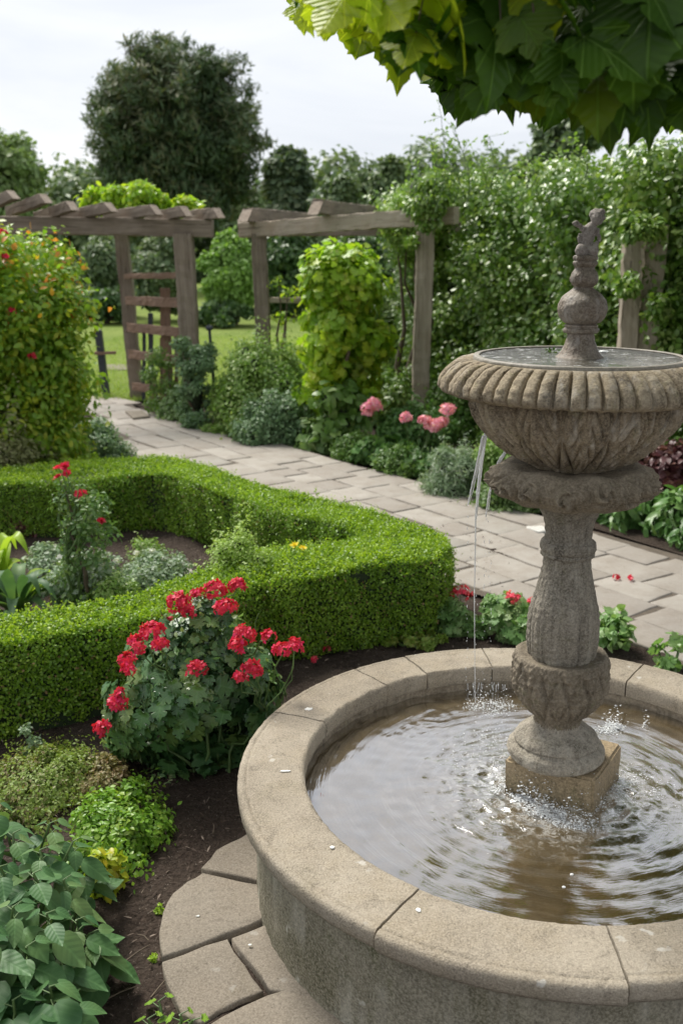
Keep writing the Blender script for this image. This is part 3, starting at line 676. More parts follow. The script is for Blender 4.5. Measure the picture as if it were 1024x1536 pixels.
# worn cherub-like figure on top: one continuous body
def fp(px, py, dy=0):
    p = at(px, py, FY + dy); x0 = at(868, py, FY)[0]; return np.array([FX + p[0] - x0, FY + dy, p[2]])
mb = MB(); k_ = 2.5 / F
def fb(px, py, rx, ry=None, dy=0, rz=None):
    ry = ry or rx; mb.blob(fp(px, py, dy), (rx * k_, (rz or rx) * k_, ry * k_), RS, 14, 10, .03)
fb(861, 376, 9, 10, -.010); fb(878, 376, 9, 10, -.010); fb(869, 374, 12, 11); fb(869, 365, 9.5, 10, .002); fb(870, 354, 10.5, 12, .002, 10); fb(872, 344, 9.5, 9, .002); fb(875, 338, 6, 5)
fb(882, 327, 9.5, 11, -.004); fb(874, 322, 5, 5, 0); fb(880, 317, 6, 4.5, 0); fb(888, 318, 5.5, 5, -.004); fb(892, 327, 2.8, 3.2, -.008); fb(884, 333, 3.5, 3, -.014)
fb(861, 343, 5, 4.5, -.002); fb(855, 338, 4.2, 3.6, -.004); fb(850, 335, 4.5, 4.2, -.004); fb(857, 357, 3.2, 8, -.002); fb(884, 348, 3.6, 6, -.004); fb(887, 357, 3.2, 6, -.008); fb(883, 366, 3.6, 5, -.012)
me = mb.mesh('figurine'); fg = link('figurine', me, M['figure'], None)
fg.parent = fin
rm = fg.modifiers.new('remesh', 'REMESH'); rm.mode = 'VOXEL'; rm.voxel_size = .0022
sm_ = fg.modifiers.new('smooth', 'SMOOTH'); sm_.factor = .6; sm_.iterations = 3
tx = bpy.data.textures.new('wear', 'CLOUDS'); tx.noise_scale = .008
dm = fg.modifiers.new('disp', 'DISPLACE'); dm.texture = tx; dm.strength = .0045; dm.mid_level = .5
# shallow water lying on the bowl top, leaf scraps
t = NT('thin_water'); co = t.coord(); nb = t.bump(t.noise(co, 70, 4, .6, .5), .9, .006)
f_ = t.ramp(t.noise(co, 35, 6, .75, .6), .54, .62)
c = t.mix(f_, (.08, .075, .06), (.42, .42, .40))
M['thinwater'] = t.done(t.bsdf(c, t.ramp(f_, 0, 2.5), nb, Specular_IOR_Level=.9))
zt_ = prz(535.3, 0)[1]
V, Q = lathe_v([(.0, zt_), (.06, zt_), (.12, zt_), (.18, zt_), (.247, zt_)], 120, FX, FY)
mb = MB(); mb.add(V, Q); o = mb.build('water_film', M['thinwater']); tag(o, kind='structure')
# ================================================================ clipped box hedge
HH = .38
def hp(L): return np.array([G(x, y, HH) for x, y in L])
FRONT = hp([(-160, 990), (-60, 978), (0, 968), (100, 950), (200, 932), (300, 905), (400, 872), (500, 862), (600, 850), (655, 840), (674, 824), (668, 804)])
BACK = hp([(640, 792), (560, 765), (470, 745), (400, 729), (330, 706), (270, 690), (232, 686), (130, 692), (0, 703), (-140, 712)])
INNER = hp([(-140, 731), (0, 724), (130, 718), (228, 710), (248, 712), (290, 723), (332, 737), (385, 756), (435, 772), (500, 791), (540, 802), (518, 812), (490, 817), (440, 823), (350, 838), (300, 856), (200, 893), (100, 915), (0, 928), (-60, 938), (-160, 945)])
HPOLY = np.concatenate([FRONT, BACK, INNER])
hedge = empty('box_hedge', (float(HPOLY[:, 0].mean()), float(HPOLY[:, 1].mean()), 0), 'low clipped box hedge bending round the planted bed, bright green on top', 'hedge')
rs = np.random.RandomState(17)
bm = bmesh.new()
def inset(poly, d):
    n = len(poly); out = []
    for i in range(n):
        a, b, c = poly[i - 1], poly[i], poly[(i + 1) % n]
        e1 = norm(b - a); e2 = norm(c - b); nn = norm(np.array([-e1[1] - e2[1], e1[0] + e2[0]])); out.append(b + nn * d)
    return np.array(out)
area = np.sum(HPOLY[:, 0] * np.roll(HPOLY[:, 1], -1) - np.roll(HPOLY[:, 0], -1) * HPOLY[:, 1]) / 2
IN = inset(HPOLY, .022 if area > 0 else -.022)
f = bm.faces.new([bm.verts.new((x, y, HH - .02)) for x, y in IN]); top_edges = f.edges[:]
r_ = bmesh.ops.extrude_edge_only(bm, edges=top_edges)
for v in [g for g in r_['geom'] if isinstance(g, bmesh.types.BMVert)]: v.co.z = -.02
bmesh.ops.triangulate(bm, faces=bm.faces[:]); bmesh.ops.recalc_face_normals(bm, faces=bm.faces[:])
me = bpy.data.meshes.new('shade_core'); bm.to_mesh(me); bm.free(); link('shade_core', me, M['hedge_core'], hedge)  # solid inset body, dark colour stands in for shade behind the leaves
def hl(x, y, s=7, seed=50): return lump(x, y, s, seed)
lo, hi = HPOLY.min(0), HPOLY.max(0)
P = rs.uniform(lo, hi, (420000, 2)); P = P[in_poly(P, HPOLY)][:105000]
top = np.column_stack([P, HH + .014 * hl(P[:, 0], P[:, 1]) + .006 * hl(P[:, 0], P[:, 1], 30, 51) + rs.exponential(.008, len(P)) - .012])
Nt = np.column_stack([np.zeros((len(P), 2)), np.ones(len(P))])
# sides
seg = np.roll(HPOLY, -1, 0) - HPOLY; ln = np.linalg.norm(seg, axis=1); nS = 150000
i = rs.choice(len(ln), nS, p=ln / ln.sum()); u = rs.rand(nS)
Pn = HPOLY[i] + seg[i] * u[:, None]; nrm2 = norm(np.column_stack([seg[i][:, 1], -seg[i][:, 0]])) * (1 if area > 0 else -1)
z = HH * (1 - rs.rand(nS) ** 1.1); arc = np.cumsum(np.concatenate([[0], ln]))[i] + ln[i] * u
bul = .018 * np.sin(arc * 5.3 + 1) * np.sin(z * 11 + arc * 2) + .012 * np.sin(arc * 9) + .010 * np.sin(arc * 23 + z * 8) + .006 * np.sin(arc * 51 + z * 31) - .035 * np.clip((z - HH + .05) / .05, 0, 1) ** 2 - .03 * np.clip((.07 - z) / .07, 0, 1)
off = bul + .004 + rs.exponential(.007, nS)
side = np.column_stack([Pn + nrm2 * off[:, None], z]); Ns = np.column_stack([nrm2, np.full(nS, .15)])
P = np.concatenate([top, side]); Nn = np.concatenate([Nt, Ns])
nl, dl = orient(Nn, len(P), .35, .7, -.1, .35, rs)
vis = np.ones(len(P), bool)
leaves('foliage', P, nl, dl, rs.uniform(.009, .017, len(P)), 'box', M['hedge'], hedge, rs=rs)
kb = 2600; ib = rs.choice(len(side), kb); leaves('dry_leaves', side[ib] + Ns[ib] * .012, Ns[ib] + rs.randn(kb, 3) * .6, rs.randn(kb, 3), rs.uniform(.009, .016, kb), 'box', leaf_mat('dry_boxwood', (.16, .11, .04), (.26, .19, .07), None, .2, .6, 5), hedge, rs=rs)
# taller soft sprigs escaping the clipping
k = 9000; idx = rs.choice(len(top), k); mbp = []; nd = []; dd = []
for s in range(5):
    o = rs.randn(k, 3) * .004; o[:, 2] = -.004 + s * .0045 * rs.uniform(.5, 1.5, k); mbp.append(top[idx] + o); nd.append(rs.randn(k, 3) + [0, 0, .5]); dd.append(rs.randn(k, 3) * .8 + [0, 0, .8])
leaves('young_sprigs', np.concatenate(mbp), np.concatenate(nd), np.concatenate(dd), rs.uniform(.008, .015, 5 * k), 'box',
       leaf_mat('boxwood_tips', (.17, .27, .015), (.28, .38, .03), None, .35, .45, 1.5), hedge, rs=rs)

# ================================================================ flowers
M['red'] = leaf_mat('red_petal', (.46, .014, .035), (.72, .045, .085), (.66, .03, .13), .25, .45, 8, spec=.3)
M['pink'] = leaf_mat('pink_petal', (.74, .24, .38), (.85, .42, .52), (.9, .62, .66), .25, .5, 8, spec=.3)
M['crimson'] = leaf_mat('crimson_pink_petal', (.62, .02, .06), (.82, .08, .14), (.85, .22, .25), .25, .45, 8, spec=.3)
M['white'] = leaf_mat('white_petal', (.6, .6, .6), (.8, .8, .78), None, .2, .5, 8)
M['yellow'] = leaf_mat('yellow_petal', (.75, .55, .02), (.85, .7, .05), None, .2, .5, 8)
tpl('petal', [(0, 0, 0), (-.36, .45, .04), (-.24, .9, .1), (0, 1, .16), (.24, .9, .1), (.36, .45, .04)], [[(0, 5, 4, 3), (0, 3, 2, 1)]])
def floret_head(c, R, n, mat, parent, rs, petal=.014, squash=.7, name='flower_head'):
    u = norm(rs.randn(n, 3)); u[:, 2] = np.where(u[:, 2] < -.35, -u[:, 2], u[:, 2])
    rad = R * rs.uniform(.72, 1.12, n)[:, None]; fc = c + u * rad * np.array([1, 1, squash])
    out = []; nn = []; dd = []
    for k in range(5):
        a = k * 2 * np.pi / 5 + rs.rand(n) * .5; t1 = norm(np.cross(u, rs.randn(n, 3) if k == 0 else ref)); 
        if k == 0: ref = np.cross(t1, u) + 1e-4; t1 = norm(np.cross(u, ref))
        t2 = np.cross(u, t1); d = t1 * np.cos(a)[:, None] + t2 * np.sin(a)[:, None]
        out.append(fc); nn.append(u + .25 * rs.randn(n, 3)); dd.append(d + .25 * u)
    return leaves(name, np.concatenate(out), np.concatenate(nn), np.concatenate(dd), petal * rs.uniform(.8, 1.2, 5 * n), 'petal', mat, parent, rs=rs)
def rosette(c, R, mat, parent, rs, n=26, name='flower_head', facing=(0, -.4, .7)):
    """open many-petalled bloom"""
    f_ = norm(np.array(facing) + rs.randn(3) * .25); P = []; Nn = []; D = []; S = []
    for k in range(n):
        a = k * 2.4; t = (k / n); x = norm(np.cross(f_, [1, .2, .1])); y = np.cross(f_, x); d = x * math.cos(a) + y * math.sin(a)
        P.append(c + d * R * .1 * t); D.append(d * (.25 + t) + f_ * (1.1 - t)); Nn.append(f_ * (.3 + t) - d * (1 - t)); S.append(R * (.55 + .5 * t))
    return leaves(name, np.array(P), np.array(Nn), np.array(D), np.array(S), 'petal', mat, parent, rs=rs)

# ---- the big red geranium bush
M['geran'] = leaf_mat('geranium_leaf', (.028, .075, .024), (.07, .145, .045), (.13, .20, .05), .18, .36, 9, veins=True, spec=.55)
rs = np.random.RandomState(77)
gx_, gy_ = G(290, 1180); GY = gy_ + .12
root = empty('geranium_bush', (gx_ + .05, GY, 0), 'large leafy geranium bush with many red flower heads growing between the hedge and the pool', 'flowering bush')
def gpt(px, py, dy=0): return at(px, py, GY + dy)
CL = []
for (px, py, r) in ((215, 1135, 52), (290, 1130, 62), (360, 1120, 50), (205, 1060, 52), (270, 1040, 62), (345, 1040, 58), (400, 1075, 30), (240, 985, 40), (300, 970, 48), (360, 1000, 40), (250, 1170, 36), (330, 1165, 36), (400, 1030, 25), (195, 1100, 34), (310, 920, 30), (270, 940, 26), (345, 945, 24)):
    CL.append((*gpt(px, py, rs.uniform(-.12, .16) + (.05 if py < 1000 else 0)), r * 3.35 / F))
CL = np.array(CL); Pc, cr = CL[:, :3], CL[:, 3]
nL = 1500; q, u = on_clumps(Pc, cr, nL, .9, .5, rs); cc = norm(q - np.array([gx_ + .05, GY, .3]))
keep = q[:, 2] > .03; q, cc, u = q[keep], cc[keep], u[keep]
hfrac = np.clip(q[:, 2] / .55, 0, 1)
Nn = cc * .9 + u * .4 + np.array([0, -.35, .55]) + rs.randn(len(q), 3) * .28; D = cc * .5 + np.array([0, -.1, -.75]) + rs.randn(len(q), 3) * .35
leaves('foliage', q, Nn, D, rs.uniform(.055, .095, len(q)) * (1.05 - .42 * hfrac), 'lobed', M['geran'], root, True, rs)
q2, u2 = on_clumps(Pc[7:], cr[7:] * 1.12, 1500, .9, .5, rs)       # fine young growth at the top
leaves('young_foliage', q2, u2 + rs.randn(len(q2), 3) * .7 + [0, 0, .5], rs.randn(len(q2), 3) + u2 + [0, 0, .2], rs.uniform(.012, .034, len(q2)), 'oval',
       leaf_mat('geranium_young', (.07, .14, .05), (.13, .22, .07), (.2, .26, .1), .3, .4, 8), root, rs=rs)
heads = [(268, 905, 22), (296, 891, 12), (323, 886, 20), (355, 880, 17), (338, 912, 19), (229, 950, 22), (240, 967, 15), (203, 962, 11), (190, 990, 15), (295, 1004, 17), (176, 1054, 17), (153, 1095, 14), (368, 952, 19), (356, 970, 15), (403, 955, 12), (424, 976, 16), (441, 969, 14), (376, 1002, 15), (362, 1018, 13), (250, 930, 9), (283, 919, 13), (192, 1004, 11), (208, 972, 11), (158, 1088, 9), (180, 1040, 9), (384, 1008, 10)]
mb = MB()
for (px, py, r) in heads:
    dy = rs.uniform(-.10, .10) if py < 940 else rs.uniform(-.26, -.16); c = gpt(px, py, dy); R = r * 3.3 / F
    floret_head(c, R * .84, max(11, int(32 * (r / 17) ** 2)), M['red'], root, rs, .0135, .8)
    b = Pc[np.argmin(np.linalg.norm(Pc - c + [0, 0, .12], axis=1))]
    limb(mb, b, c - [0, 0, .01], .0035, .0022, 6, .035, 5, rs)
    for k in range(5):
        d = norm(rs.randn(3) + [0, 0, .6]) * R * .8; limb(mb, c - [0, 0, .015], c + d * .8, .0012, .001, 3, .02, 4, rs)
for px, py in ((438, 1000), (425, 1040), (185, 1030), (240, 915), (388, 920)):
    limb(mb, gpt(px - 20 if px > 300 else px + 20, py + 90), gpt(px, py), .003, .0015, 6, .04, 5, rs)
for k in range(len(Pc)): limb(mb, (gx_ + .05 + rs.randn() * .03, GY + rs.randn() * .03, 0), Pc[k], .006, .003, 6, .05, 6, rs)
mb.build('stem', M['greenstem'], root)

# ---- generic geranium / flower clump helper
def flower_plant(name, label, px0, px1, py, Y, leafmat, flmat, fl, template='lobed', size=.05, n=260, nc=9, group=None, uv=True, kind='floret', pet=.013, cat='flower plant', z0=0., seed=0, frac=.4, shape='round', up=.6, depth=None):
    root, P, cr, rs = plant(name, label, cat, px0, px1, py, Y, leafmat, template, size, n, depth, shape, nc, frac, z0, 0, group, up, .3, .6, .5, 3, uv, False, seed, M['greenstem'])
    for (px, py_, r) in fl:
        mb = MB()
        c = at(px, py_, Y + rs.uniform(-.04, .04)); R = r * Y / CP / F
        if kind == 'floret': floret_head(c, R * .85, max(9, int(28 * (r / 17) ** 2)), flmat, root, rs, pet, .75)
        else: floret_head(c, R, 34, flmat, root, rs, pet, .85)
        b = P[np.argmin(np.linalg.norm(P - c + [0, 0, .1], axis=1))]; limb(mb, b, c - [0, 0, .005], .003, .002, 5, .04, 5, rs); mb.build('flower_stalk', M['greenstem'], root)
    return root
M['geran2'] = leaf_mat('light_geranium_leaf', (.10, .20, .06), (.18, .29, .10), (.26, .36, .15), .3, .4, 9, veins=True)
gy2 = G(690, 965)[1]
flower_plant('geranium', 'geranium with a large pinkish red head, tallest of those behind the pool rim', 610, 762, 893, gy2 + .22, M['geran2'], M['crimson'], [(690, 891, 20), (640, 916, 9)], size=.062, n=1000, seed=3)
flower_plant('geranium', 'geranium with two crimson heads side by side, just left of the fountain column', 700, 830, 893, gy2 + .12, M['geran2'], M['crimson'], [(742, 908, 12), (768, 899, 17), (797, 903, 9), (773, 912, 8), (729, 966, 6), (754, 960, 5), (702, 968, 5)], size=.048, n=1100, seed=4)
flower_plant('flowering_groundcover', 'low yellow-green plant with tiny red blooms against the back of the pool', 548, 690, 950, gy2 - .02, leaf_mat('limey', (.12, .2, .03), (.22, .3, .06), (.3, .33, .08), .3, .4, 9), M['crimson'], [(595, 978, 7), (644, 972, 5)], 'oval', .022, 2400, 14, None, False, depth=.12)
plant('seedling_plant', 'young leafy plant standing on the paving right of the fountain column', 'plant', 880, 958, 912, G(915, 985)[1] + .1, M['geran2'], 'ovate', .042, 260, None, 'round', 8, .4, uv=True, core=False, seed=3, stemmat=M['greenstem'])
plant('seedling_plant', 'small sprawling seedling by the path at the right edge, behind the pool rim', 'plant', 975, 1045, 950, G(1000, 1010)[1], M['geran2'], 'lobed', .055, 34, None, 'round', 6, .4, uv=True, core=False, seed=9, stemmat=M['greenstem'])
M['petal_red'] = M['crimson']
for k, (px, py) in enumerate(((924, 868), (944, 870))):
    x, y = G(px, py, .026); r = empty('fallen_flower', (x, y, .026), 'red fallen blossom on the paved path, the darker left one' if k == 0 else 'pinkish fallen blossom on the paved path, beside a redder one', 'fallen flower')
    floret_head(np.array([x, y, .036]), .016, 7, M['red'] if k == 0 else M['crimson'], r, rs, .014, .5, 'blossom')
for (px, py, lab) in ((470, 1000, 'small pink fallen bloom on dark soil right of the geranium bush'), (490, 985, 'pale pink bud lying on the soil near the hedge corner')):
    x, y = G(px, py); r = empty('fallen_flower', (x, y, .01), lab, 'fallen flower'); floret_head(np.array([x, y, .035]), .014, 6, M['crimson'], r, rs, .012, .9, 'blossom')

# ---- slender rose standing in the bed
RY = G(125, 905)[1] - .35
root, P, cr, rs = plant('rose_bush', 'tall slender rose bush with a few small red blooms, inside the hedge', 'rose bush', 80, 160, 712, RY, leaf_mat('rose_leaf', (.06, .12, .035), (.12, .2, .06), (.2, .28, .1), .3, .38, 8), 'oval', .027, 1500, None, 'column', 34, .42, droop=.1, core=False, seed=5)
mb = MB()
for k, (px, py, r) in enumerate(((88, 703, 9), (98, 700, 8), (101, 711, 7), (88, 716, 8), (120, 742, 9), (126, 741, 6), (152, 782, 7))):
    c = at(px, py, RY + rs.uniform(-.05, .05)); rosette(c, r * RY / F * 1.1, M['red'], root, rs, 20)
    limb(mb, at(115 + rs.uniform(-14, 14), py + 60, RY), c, .004, .002, 5, .05, 5, rs)
for k in range(8): limb(mb, at(120, 915, RY), at(rs.uniform(85, 155), rs.uniform(720, 800), RY + rs.uniform(-.1, .1)), .008, .002, 8, .04, 5, rs)
mb.build('cane', M['greenstem'], root)

# ---- plants in the bed inside the hedge
M['lime'] = leaf_mat('lime_leaf', (.17, .27, .02), (.30, .40, .05), None, .4, .4, 6)
M['hosta'] = leaf_mat('broad_strap_leaf', (.03, .075, .03), (.08, .15, .06), (.15, .24, .05), .3, .55, 9)
M['silver'] = leaf_mat('silvery_leaf', (.10, .16, .08), (.2, .28, .16), (.36, .42, .33), .25, .5, 6)
M['softgreen'] = leaf_mat('soft_green_leaf', (.11, .20, .035), (.20, .31, .065), (.30, .39, .13), .3, .45, 5)
M['dullgreen'] = leaf_mat('dull_green_leaf', (.075, .14, .04), (.14, .22, .065), (.17, .24, .09), .28, .45, 4)
M['darkgreen'] = leaf_mat('dark_green_leaf', (.025, .06, .015), (.06, .115, .03), (.10, .17, .045), .22, .4, 3)
M['burgundy'] = leaf_mat('burgundy_leaf', (.07, .018, .022), (.13, .04, .04), (.17, .08, .06), .15, .45, 5)
M['brownleaf'] = leaf_mat('bronze_leaf', (.16, .09, .04), (.25, .15, .07), None, .2, .5, 5)
def strap(name, label, px, py, n, L, Wd, mat, seed, rise=.7, cat='leafy plant', group=None):
    rs = np.random.RandomState(seed); x, y = G(px, py); root = empty(name, (x, y, 0), label, cat, group)
    for k in range(n):
        a = k * 2.4 + rs.rand(); l = L * rs.uniform(.7, 1.15); s = np.linspace(0, 1, 11)[:, None]
        d = np.array([math.cos(a), math.sin(a), 0]); up = rise * rs.uniform(.6, 1.3)
        mid = np.array([x, y, 0]) + d * (l * s ** 1.2) * (1.1 - .5 * up) + np.array([0, 0, 1]) * (l * up * (s * 1.5 - 1.1 * s ** 2.4))
        w = Wd * l * np.sin(np.pi * np.clip(s * .92 + .06, 0, 1)) ** .8; sd = np.array([-d[1], d[0], 0]); up_ = np.array([0, 0, 1])
        V = np.concatenate([mid - sd * w + up_ * w * .35, mid - sd * w * .5 + up_ * w * .1, mid, mid + sd * w * .5 + up_ * w * .1, mid + sd * w + up_ * w * .35]); m = 11
        Q = [(c * m + r, (c + 1) * m + r, (c + 1) * m + r + 1, c * m + r + 1) for c in range(4) for r in range(10)]
        mb = MB(); mb.add(V, Q); mb.build('leaf', mat if rs.rand() > .15 else M['lime'], root)
    return root
strap('hosta', 'big broad-leaved plant with arching bluish green leaves at the left edge', 28, 935, 36, .42, .075, M['hosta'], 3, .9)
strap('lime_plant', 'upright lime green leaves at the left edge above the bluish hosta', 0, 880, 10, .34, .16, M['lime'], 4, 1.1)
plant('burgundy_clump', 'dark burgundy clump at the foot of the back hedge', 'plant', 6, 62, 768, G(35, 806)[1], M['burgundy'], 'oval', .03, 900, .12, 'round', 10, .4, seed=2)
mb = MB(); x, y = G(-5, 803); mb.blob((x, y, .05), (.16, .12, .1), RS, 14, 10, .05); o = mb.build('boulder', M['slab']); tag(o, 'brownish stone lying left of the burgundy clump', 'stone')
flower_plant('white_flower_clump', 'low bushy plant dotted with small white flowers, around the rose stems', 60, 200, 822, G(130, 905)[1] - .2, M['silver'], M['white'], [(100, 830, 8), (112, 838, 9), (92, 836, 6), (175, 842, 5), (150, 850, 6), (135, 870, 5), (160, 885, 5)], 'oval', .028, 2600, 24, None, False, 'floret', .012, cat='flowering plant')
plant('silver_shrublet', 'soft silvery green filler plant in front of the bare soil patch', 'plant', 170, 290, 832, G(220, 905)[1] - .12, M['silver'], 'oval', .020, 3000, None, 'mound', 18, .35, seed=6, core=False)
plant('groundcover_plant', 'small pale trailing plant on the bare soil beside the hedge', 'plant', 185, 250, 800, G(215, 835)[1] - .1, M['softgreen'], 'oval', .022, 700, None, 'mound', 9, .35, seed=8, core=False)
plant('bronze_plant', 'small rusty orange leaved plant below the rose', 'plant', 70, 105, 868, G(88, 905)[1] - .15, M['brownleaf'], 'oval', .028, 220, None, 'round', 7, .4, seed=10, core=False)
plant('soft_shrub', 'feathery light green shrub rising above the front hedge', 'shrub', 285, 430, 774, 4.30, leaf_mat('feathery_leaf', (.18, .28, .05), (.30, .40, .10), (.36, .45, .16), .35, .5, 6), 'oval', .015, 16000, .24, 'mound', 46, .3, seed=11, droop=-.5)
x, y = G(262, 858); poly_sheet('gravel_patch', [G(240, 866), G(262, 872), G(290, 864), G(283, 850), G(262, 846), G(244, 852)], .022, M['flag'])
for k, (px, py) in enumerate(((442, 818), (454, 823))):
    Yf = G(448, 830, .40)[1]; c = at(px, py, Yf); r = empty('yellow_flower', tuple(c), 'left of two small yellow flowers poking out of the hedge top' if k == 0 else 'right and larger of two small yellow flowers poking out of the hedge top', 'flower')
    rosette(c, .022, M['yellow'], r, rs, 12); mb = MB(); mb.tube([c - [0, 0, .12], c], [.0015, .0012], 5); mb.build('stem', M['greenstem'], r)

for k, (xa, xb, py, Yy, m_, lab) in enumerate(((205, 300, 862, 4.3, 'silver', 'silvery filler plant spilling over the inner side of the front hedge'), (110, 215, 852, 4.5, 'softgreen', 'light green filler plant below the rose, behind the front hedge'), (160, 262, 838, 4.9, 'silver', 'pale grey-green low plant between the rose and the soil patch'))):
    plant('bed_plant', lab, 'plant', xa, xb, py, Yy, M[m_], 'oval', .02, 5000, .2, 'mound', 26, .3, seed=140 + k, core=False)
flower_plant('white_flower_clump', 'loose white flowering plant between the broad-leaved plant and the slender rose', 30, 110, 815, 5.2, M['silver'], M['white'], [(50, 828, 7), (66, 836, 6), (84, 822, 7), (40, 842, 6), (96, 846, 6)], 'oval', .026, 2200, 24, None, False, 'floret', .012, cat='flowering plant')
flower_plant('white_flower_clump', 'low white flowering plant left of the soft feathery shrub, inside the hedge', 190, 290, 818, 4.9, M['silver'], M['white'], [(205, 830, 5), (228, 826, 5), (246, 838, 5), (262, 846, 5)], 'oval', .022, 2600, 24, None, False, 'floret', .010, cat='flowering plant')
for k, (px, py, lab) in enumerate(((238, 1368, 'tiny moss tuft at the edge of the large rounded slab'), (231, 1442, 'tiny moss tuft beside the joint of the two largest slabs'))):
    x, y = G(px, py); plant('moss_tuft', lab, 'moss', px - 7, px + 7, py - 12, y, M['lime'], 'oval', .010, 90, None, 'mound', 5, .4, seed=150 + k, core=False, stems=0)
for k, (px, py, lab) in enumerate(((297, 1372, 'tiny pinkish petal on the large rounded paving slab'), (178, 1407, 'small red petal lying on the bare soil'), (375, 1415, 'tiny white petal on the small brownish slab'))):
    x, y = G(px, py, .045 if k != 1 else .02); mb = MB(); mb.blob((x, y, .041 if k != 1 else .02), (.006, .004, .001), RS, 8, 5, .2); o = mb.build('petal', M['crimson'] if k == 1 else M['white']); tag(o, lab, 'petal')
# ---- lower left foreground
M['bigleaf'] = leaf_mat('hydrangea_leaf', (.028, .078, .026), (.075, .155, .05), (.13, .21, .07), .24, .5, 8, veins=True, spec=.38)
def leafy(name, label, spots, mat, smin, smax, template, seed, cat='leafy plant', base=None, per=9):
    """clumps of big leaves on short petioles: each spot is a stem tip with a rosette of leaves"""
    rs = np.random.RandomState(seed); P = []; Nn = []; D = []; S = []; mb = MB()
    tips = [at(px, py, Y) for px, py, Y in spots]; b = np.mean(tips, 0); b[2] = 0
    root = empty(name, (b[0], b[1], 0), label, cat)
    for tp in tips:
        bb = np.array([b[0] * .4 + tp[0] * .6, b[1] * .4 + tp[1] * .6, 0.]); limb(mb, bb, tp, .006, .003, 5, .05, 5, rs)
        for k in range(per):
            a = k * 2.4 + rs.rand() * .6; lev = k / per; d = np.array([math.cos(a), math.sin(a), .35 - 1.0 * lev]); s = smin + (smax - smin) * min(1, lev * 1.6)
            p = tp + np.array([0, 0, -.10 * lev]) + d * .02; P.append(p); D.append(d); Nn.append(np.array([0, 0, 1.]) + .45 * np.array([d[0], d[1], 0]) + rs.randn(3) * .18); S.append(s * rs.uniform(.85, 1.15))
            mb.tube([tp + np.array([0, 0, -.1 * lev]), p], [.002, .0015], 4)
    leaves('foliage', np.array(P), np.array(Nn), np.array(D), np.array(S), template, mat, root, True, rs); mb.build('stem', M['greenstem'], root)
    return root
rs = np.random.RandomState(91); sp = []
for (px, py, z) in ((20, 1250, .33), (75, 1235, .30), (110, 1262, .27), (0, 1300, .36), (50, 1310, .36), (95, 1320, .30), (20, 1360, .36), (70, 1370, .34), (115, 1380, .25), (40, 1420, .3), (90, 1430, .24), (135, 1400, .2), (150, 1420, .14), (-20, 1400, .36), (-10, 1210, .36), (60, 1275, .33), (130, 1300, .18)):
    x, y = G(px, py, z); sp.append((px, py, y))
leafy('hydrangea', 'dense leafy plant with broad bluish green leaves at the left edge beside the bare soil', sp, M['bigleaf'], .04, .098, 'ovate', 5, per=10)
sp = [(px, py, G(px, py, z)[1]) for px, py, z in ((75, 1480, .26), (20, 1500, .25), (110, 1520, .2), (-10, 1450, .28), (50, 1530, .22))]
leafy('round_leaf_plant', 'plant with the largest rounded leaves, in the bottom left corner', sp, M['bigleaf'], .06, .125, 'heart', 6, per=6)
sp = [(px, py, G(px, py, .05)[1]) for px, py in ((238, 1502), (270, 1522), (222, 1528), (290, 1530))]
leafy('weed', 'small bright green weed on the soil at the bottom edge beside the slabs', sp, leaf_mat('weedleaf', (.14, .26, .03), (.22, .36, .05), None, .35, .4, 8, veins=True), .02, .045, 'lobed', 7, per=6)
Yc = G(190, 1300, .1)[1]
plant('boxleaf_groundcover', 'bright green small-leaved mound spreading onto the soil in front of the geranium bush', 'ground cover', 90, 262, 1196, G(190, 1280, .0)[1] + .06, leaf_mat('smallgreen', (.09, .19, .02), (.17, .30, .035), (.25, .36, .06), .3, .38, 9), 'oval', .019, 5200, .26, 'mound', 26, .36, seed=12)
plant('yellow_sprig_plant', 'small plant with yellowish new leaves at the front of the small-leaved mound', 'plant', 120, 185, 1268, G(150, 1345)[1] + .02, leaf_mat('yellowgreen', (.20, .28, .02), (.36, .38, .03), (.45, .38, .03), .35, .4, 9), 'oval', .03, 300, None, 'mound', 9, .4, seed=13, core=False)
plant('thyme_groundcover', 'low fuzzy yellow-green mat of tiny leaves at the foot of the front hedge', 'ground cover', -40, 150, 1140, G(60, 1190)[1], leaf_mat('thyme', (.13, .19, .04), (.22, .29, .07), (.22, .17, .09), .3, .5, 7), 'tiny', .013, 15000, .33, 'mound', 34, .3, seed=14, droop=-.4)
plant('silver_herb', 'small upright silvery herb between the hedge and the low mat', 'plant', 32, 62, 1086, G(48, 1165)[1] + .1, M['silver'], 'oval', .013, 420, .05, 'column', 12, .5, seed=15, core=False)
plant('reddish_groundcover', 'reddish brown tinged low creeping patch beside the geranium bush', 'ground cover', 115, 195, 1140, G(155, 1182)[1], leaf_mat('rusty', (.16, .10, .05), (.17, .18, .06), None, .25, .5, 7), 'tiny', .014, 2200, .14, 'mound', 14, .35, seed=16, core=False)
M['midgreen2'] = leaf_mat('ivy_spray_leaf', (.07, .14, .022), (.14, .24, .04), (.27, .37, .10), .25, .4, 2)
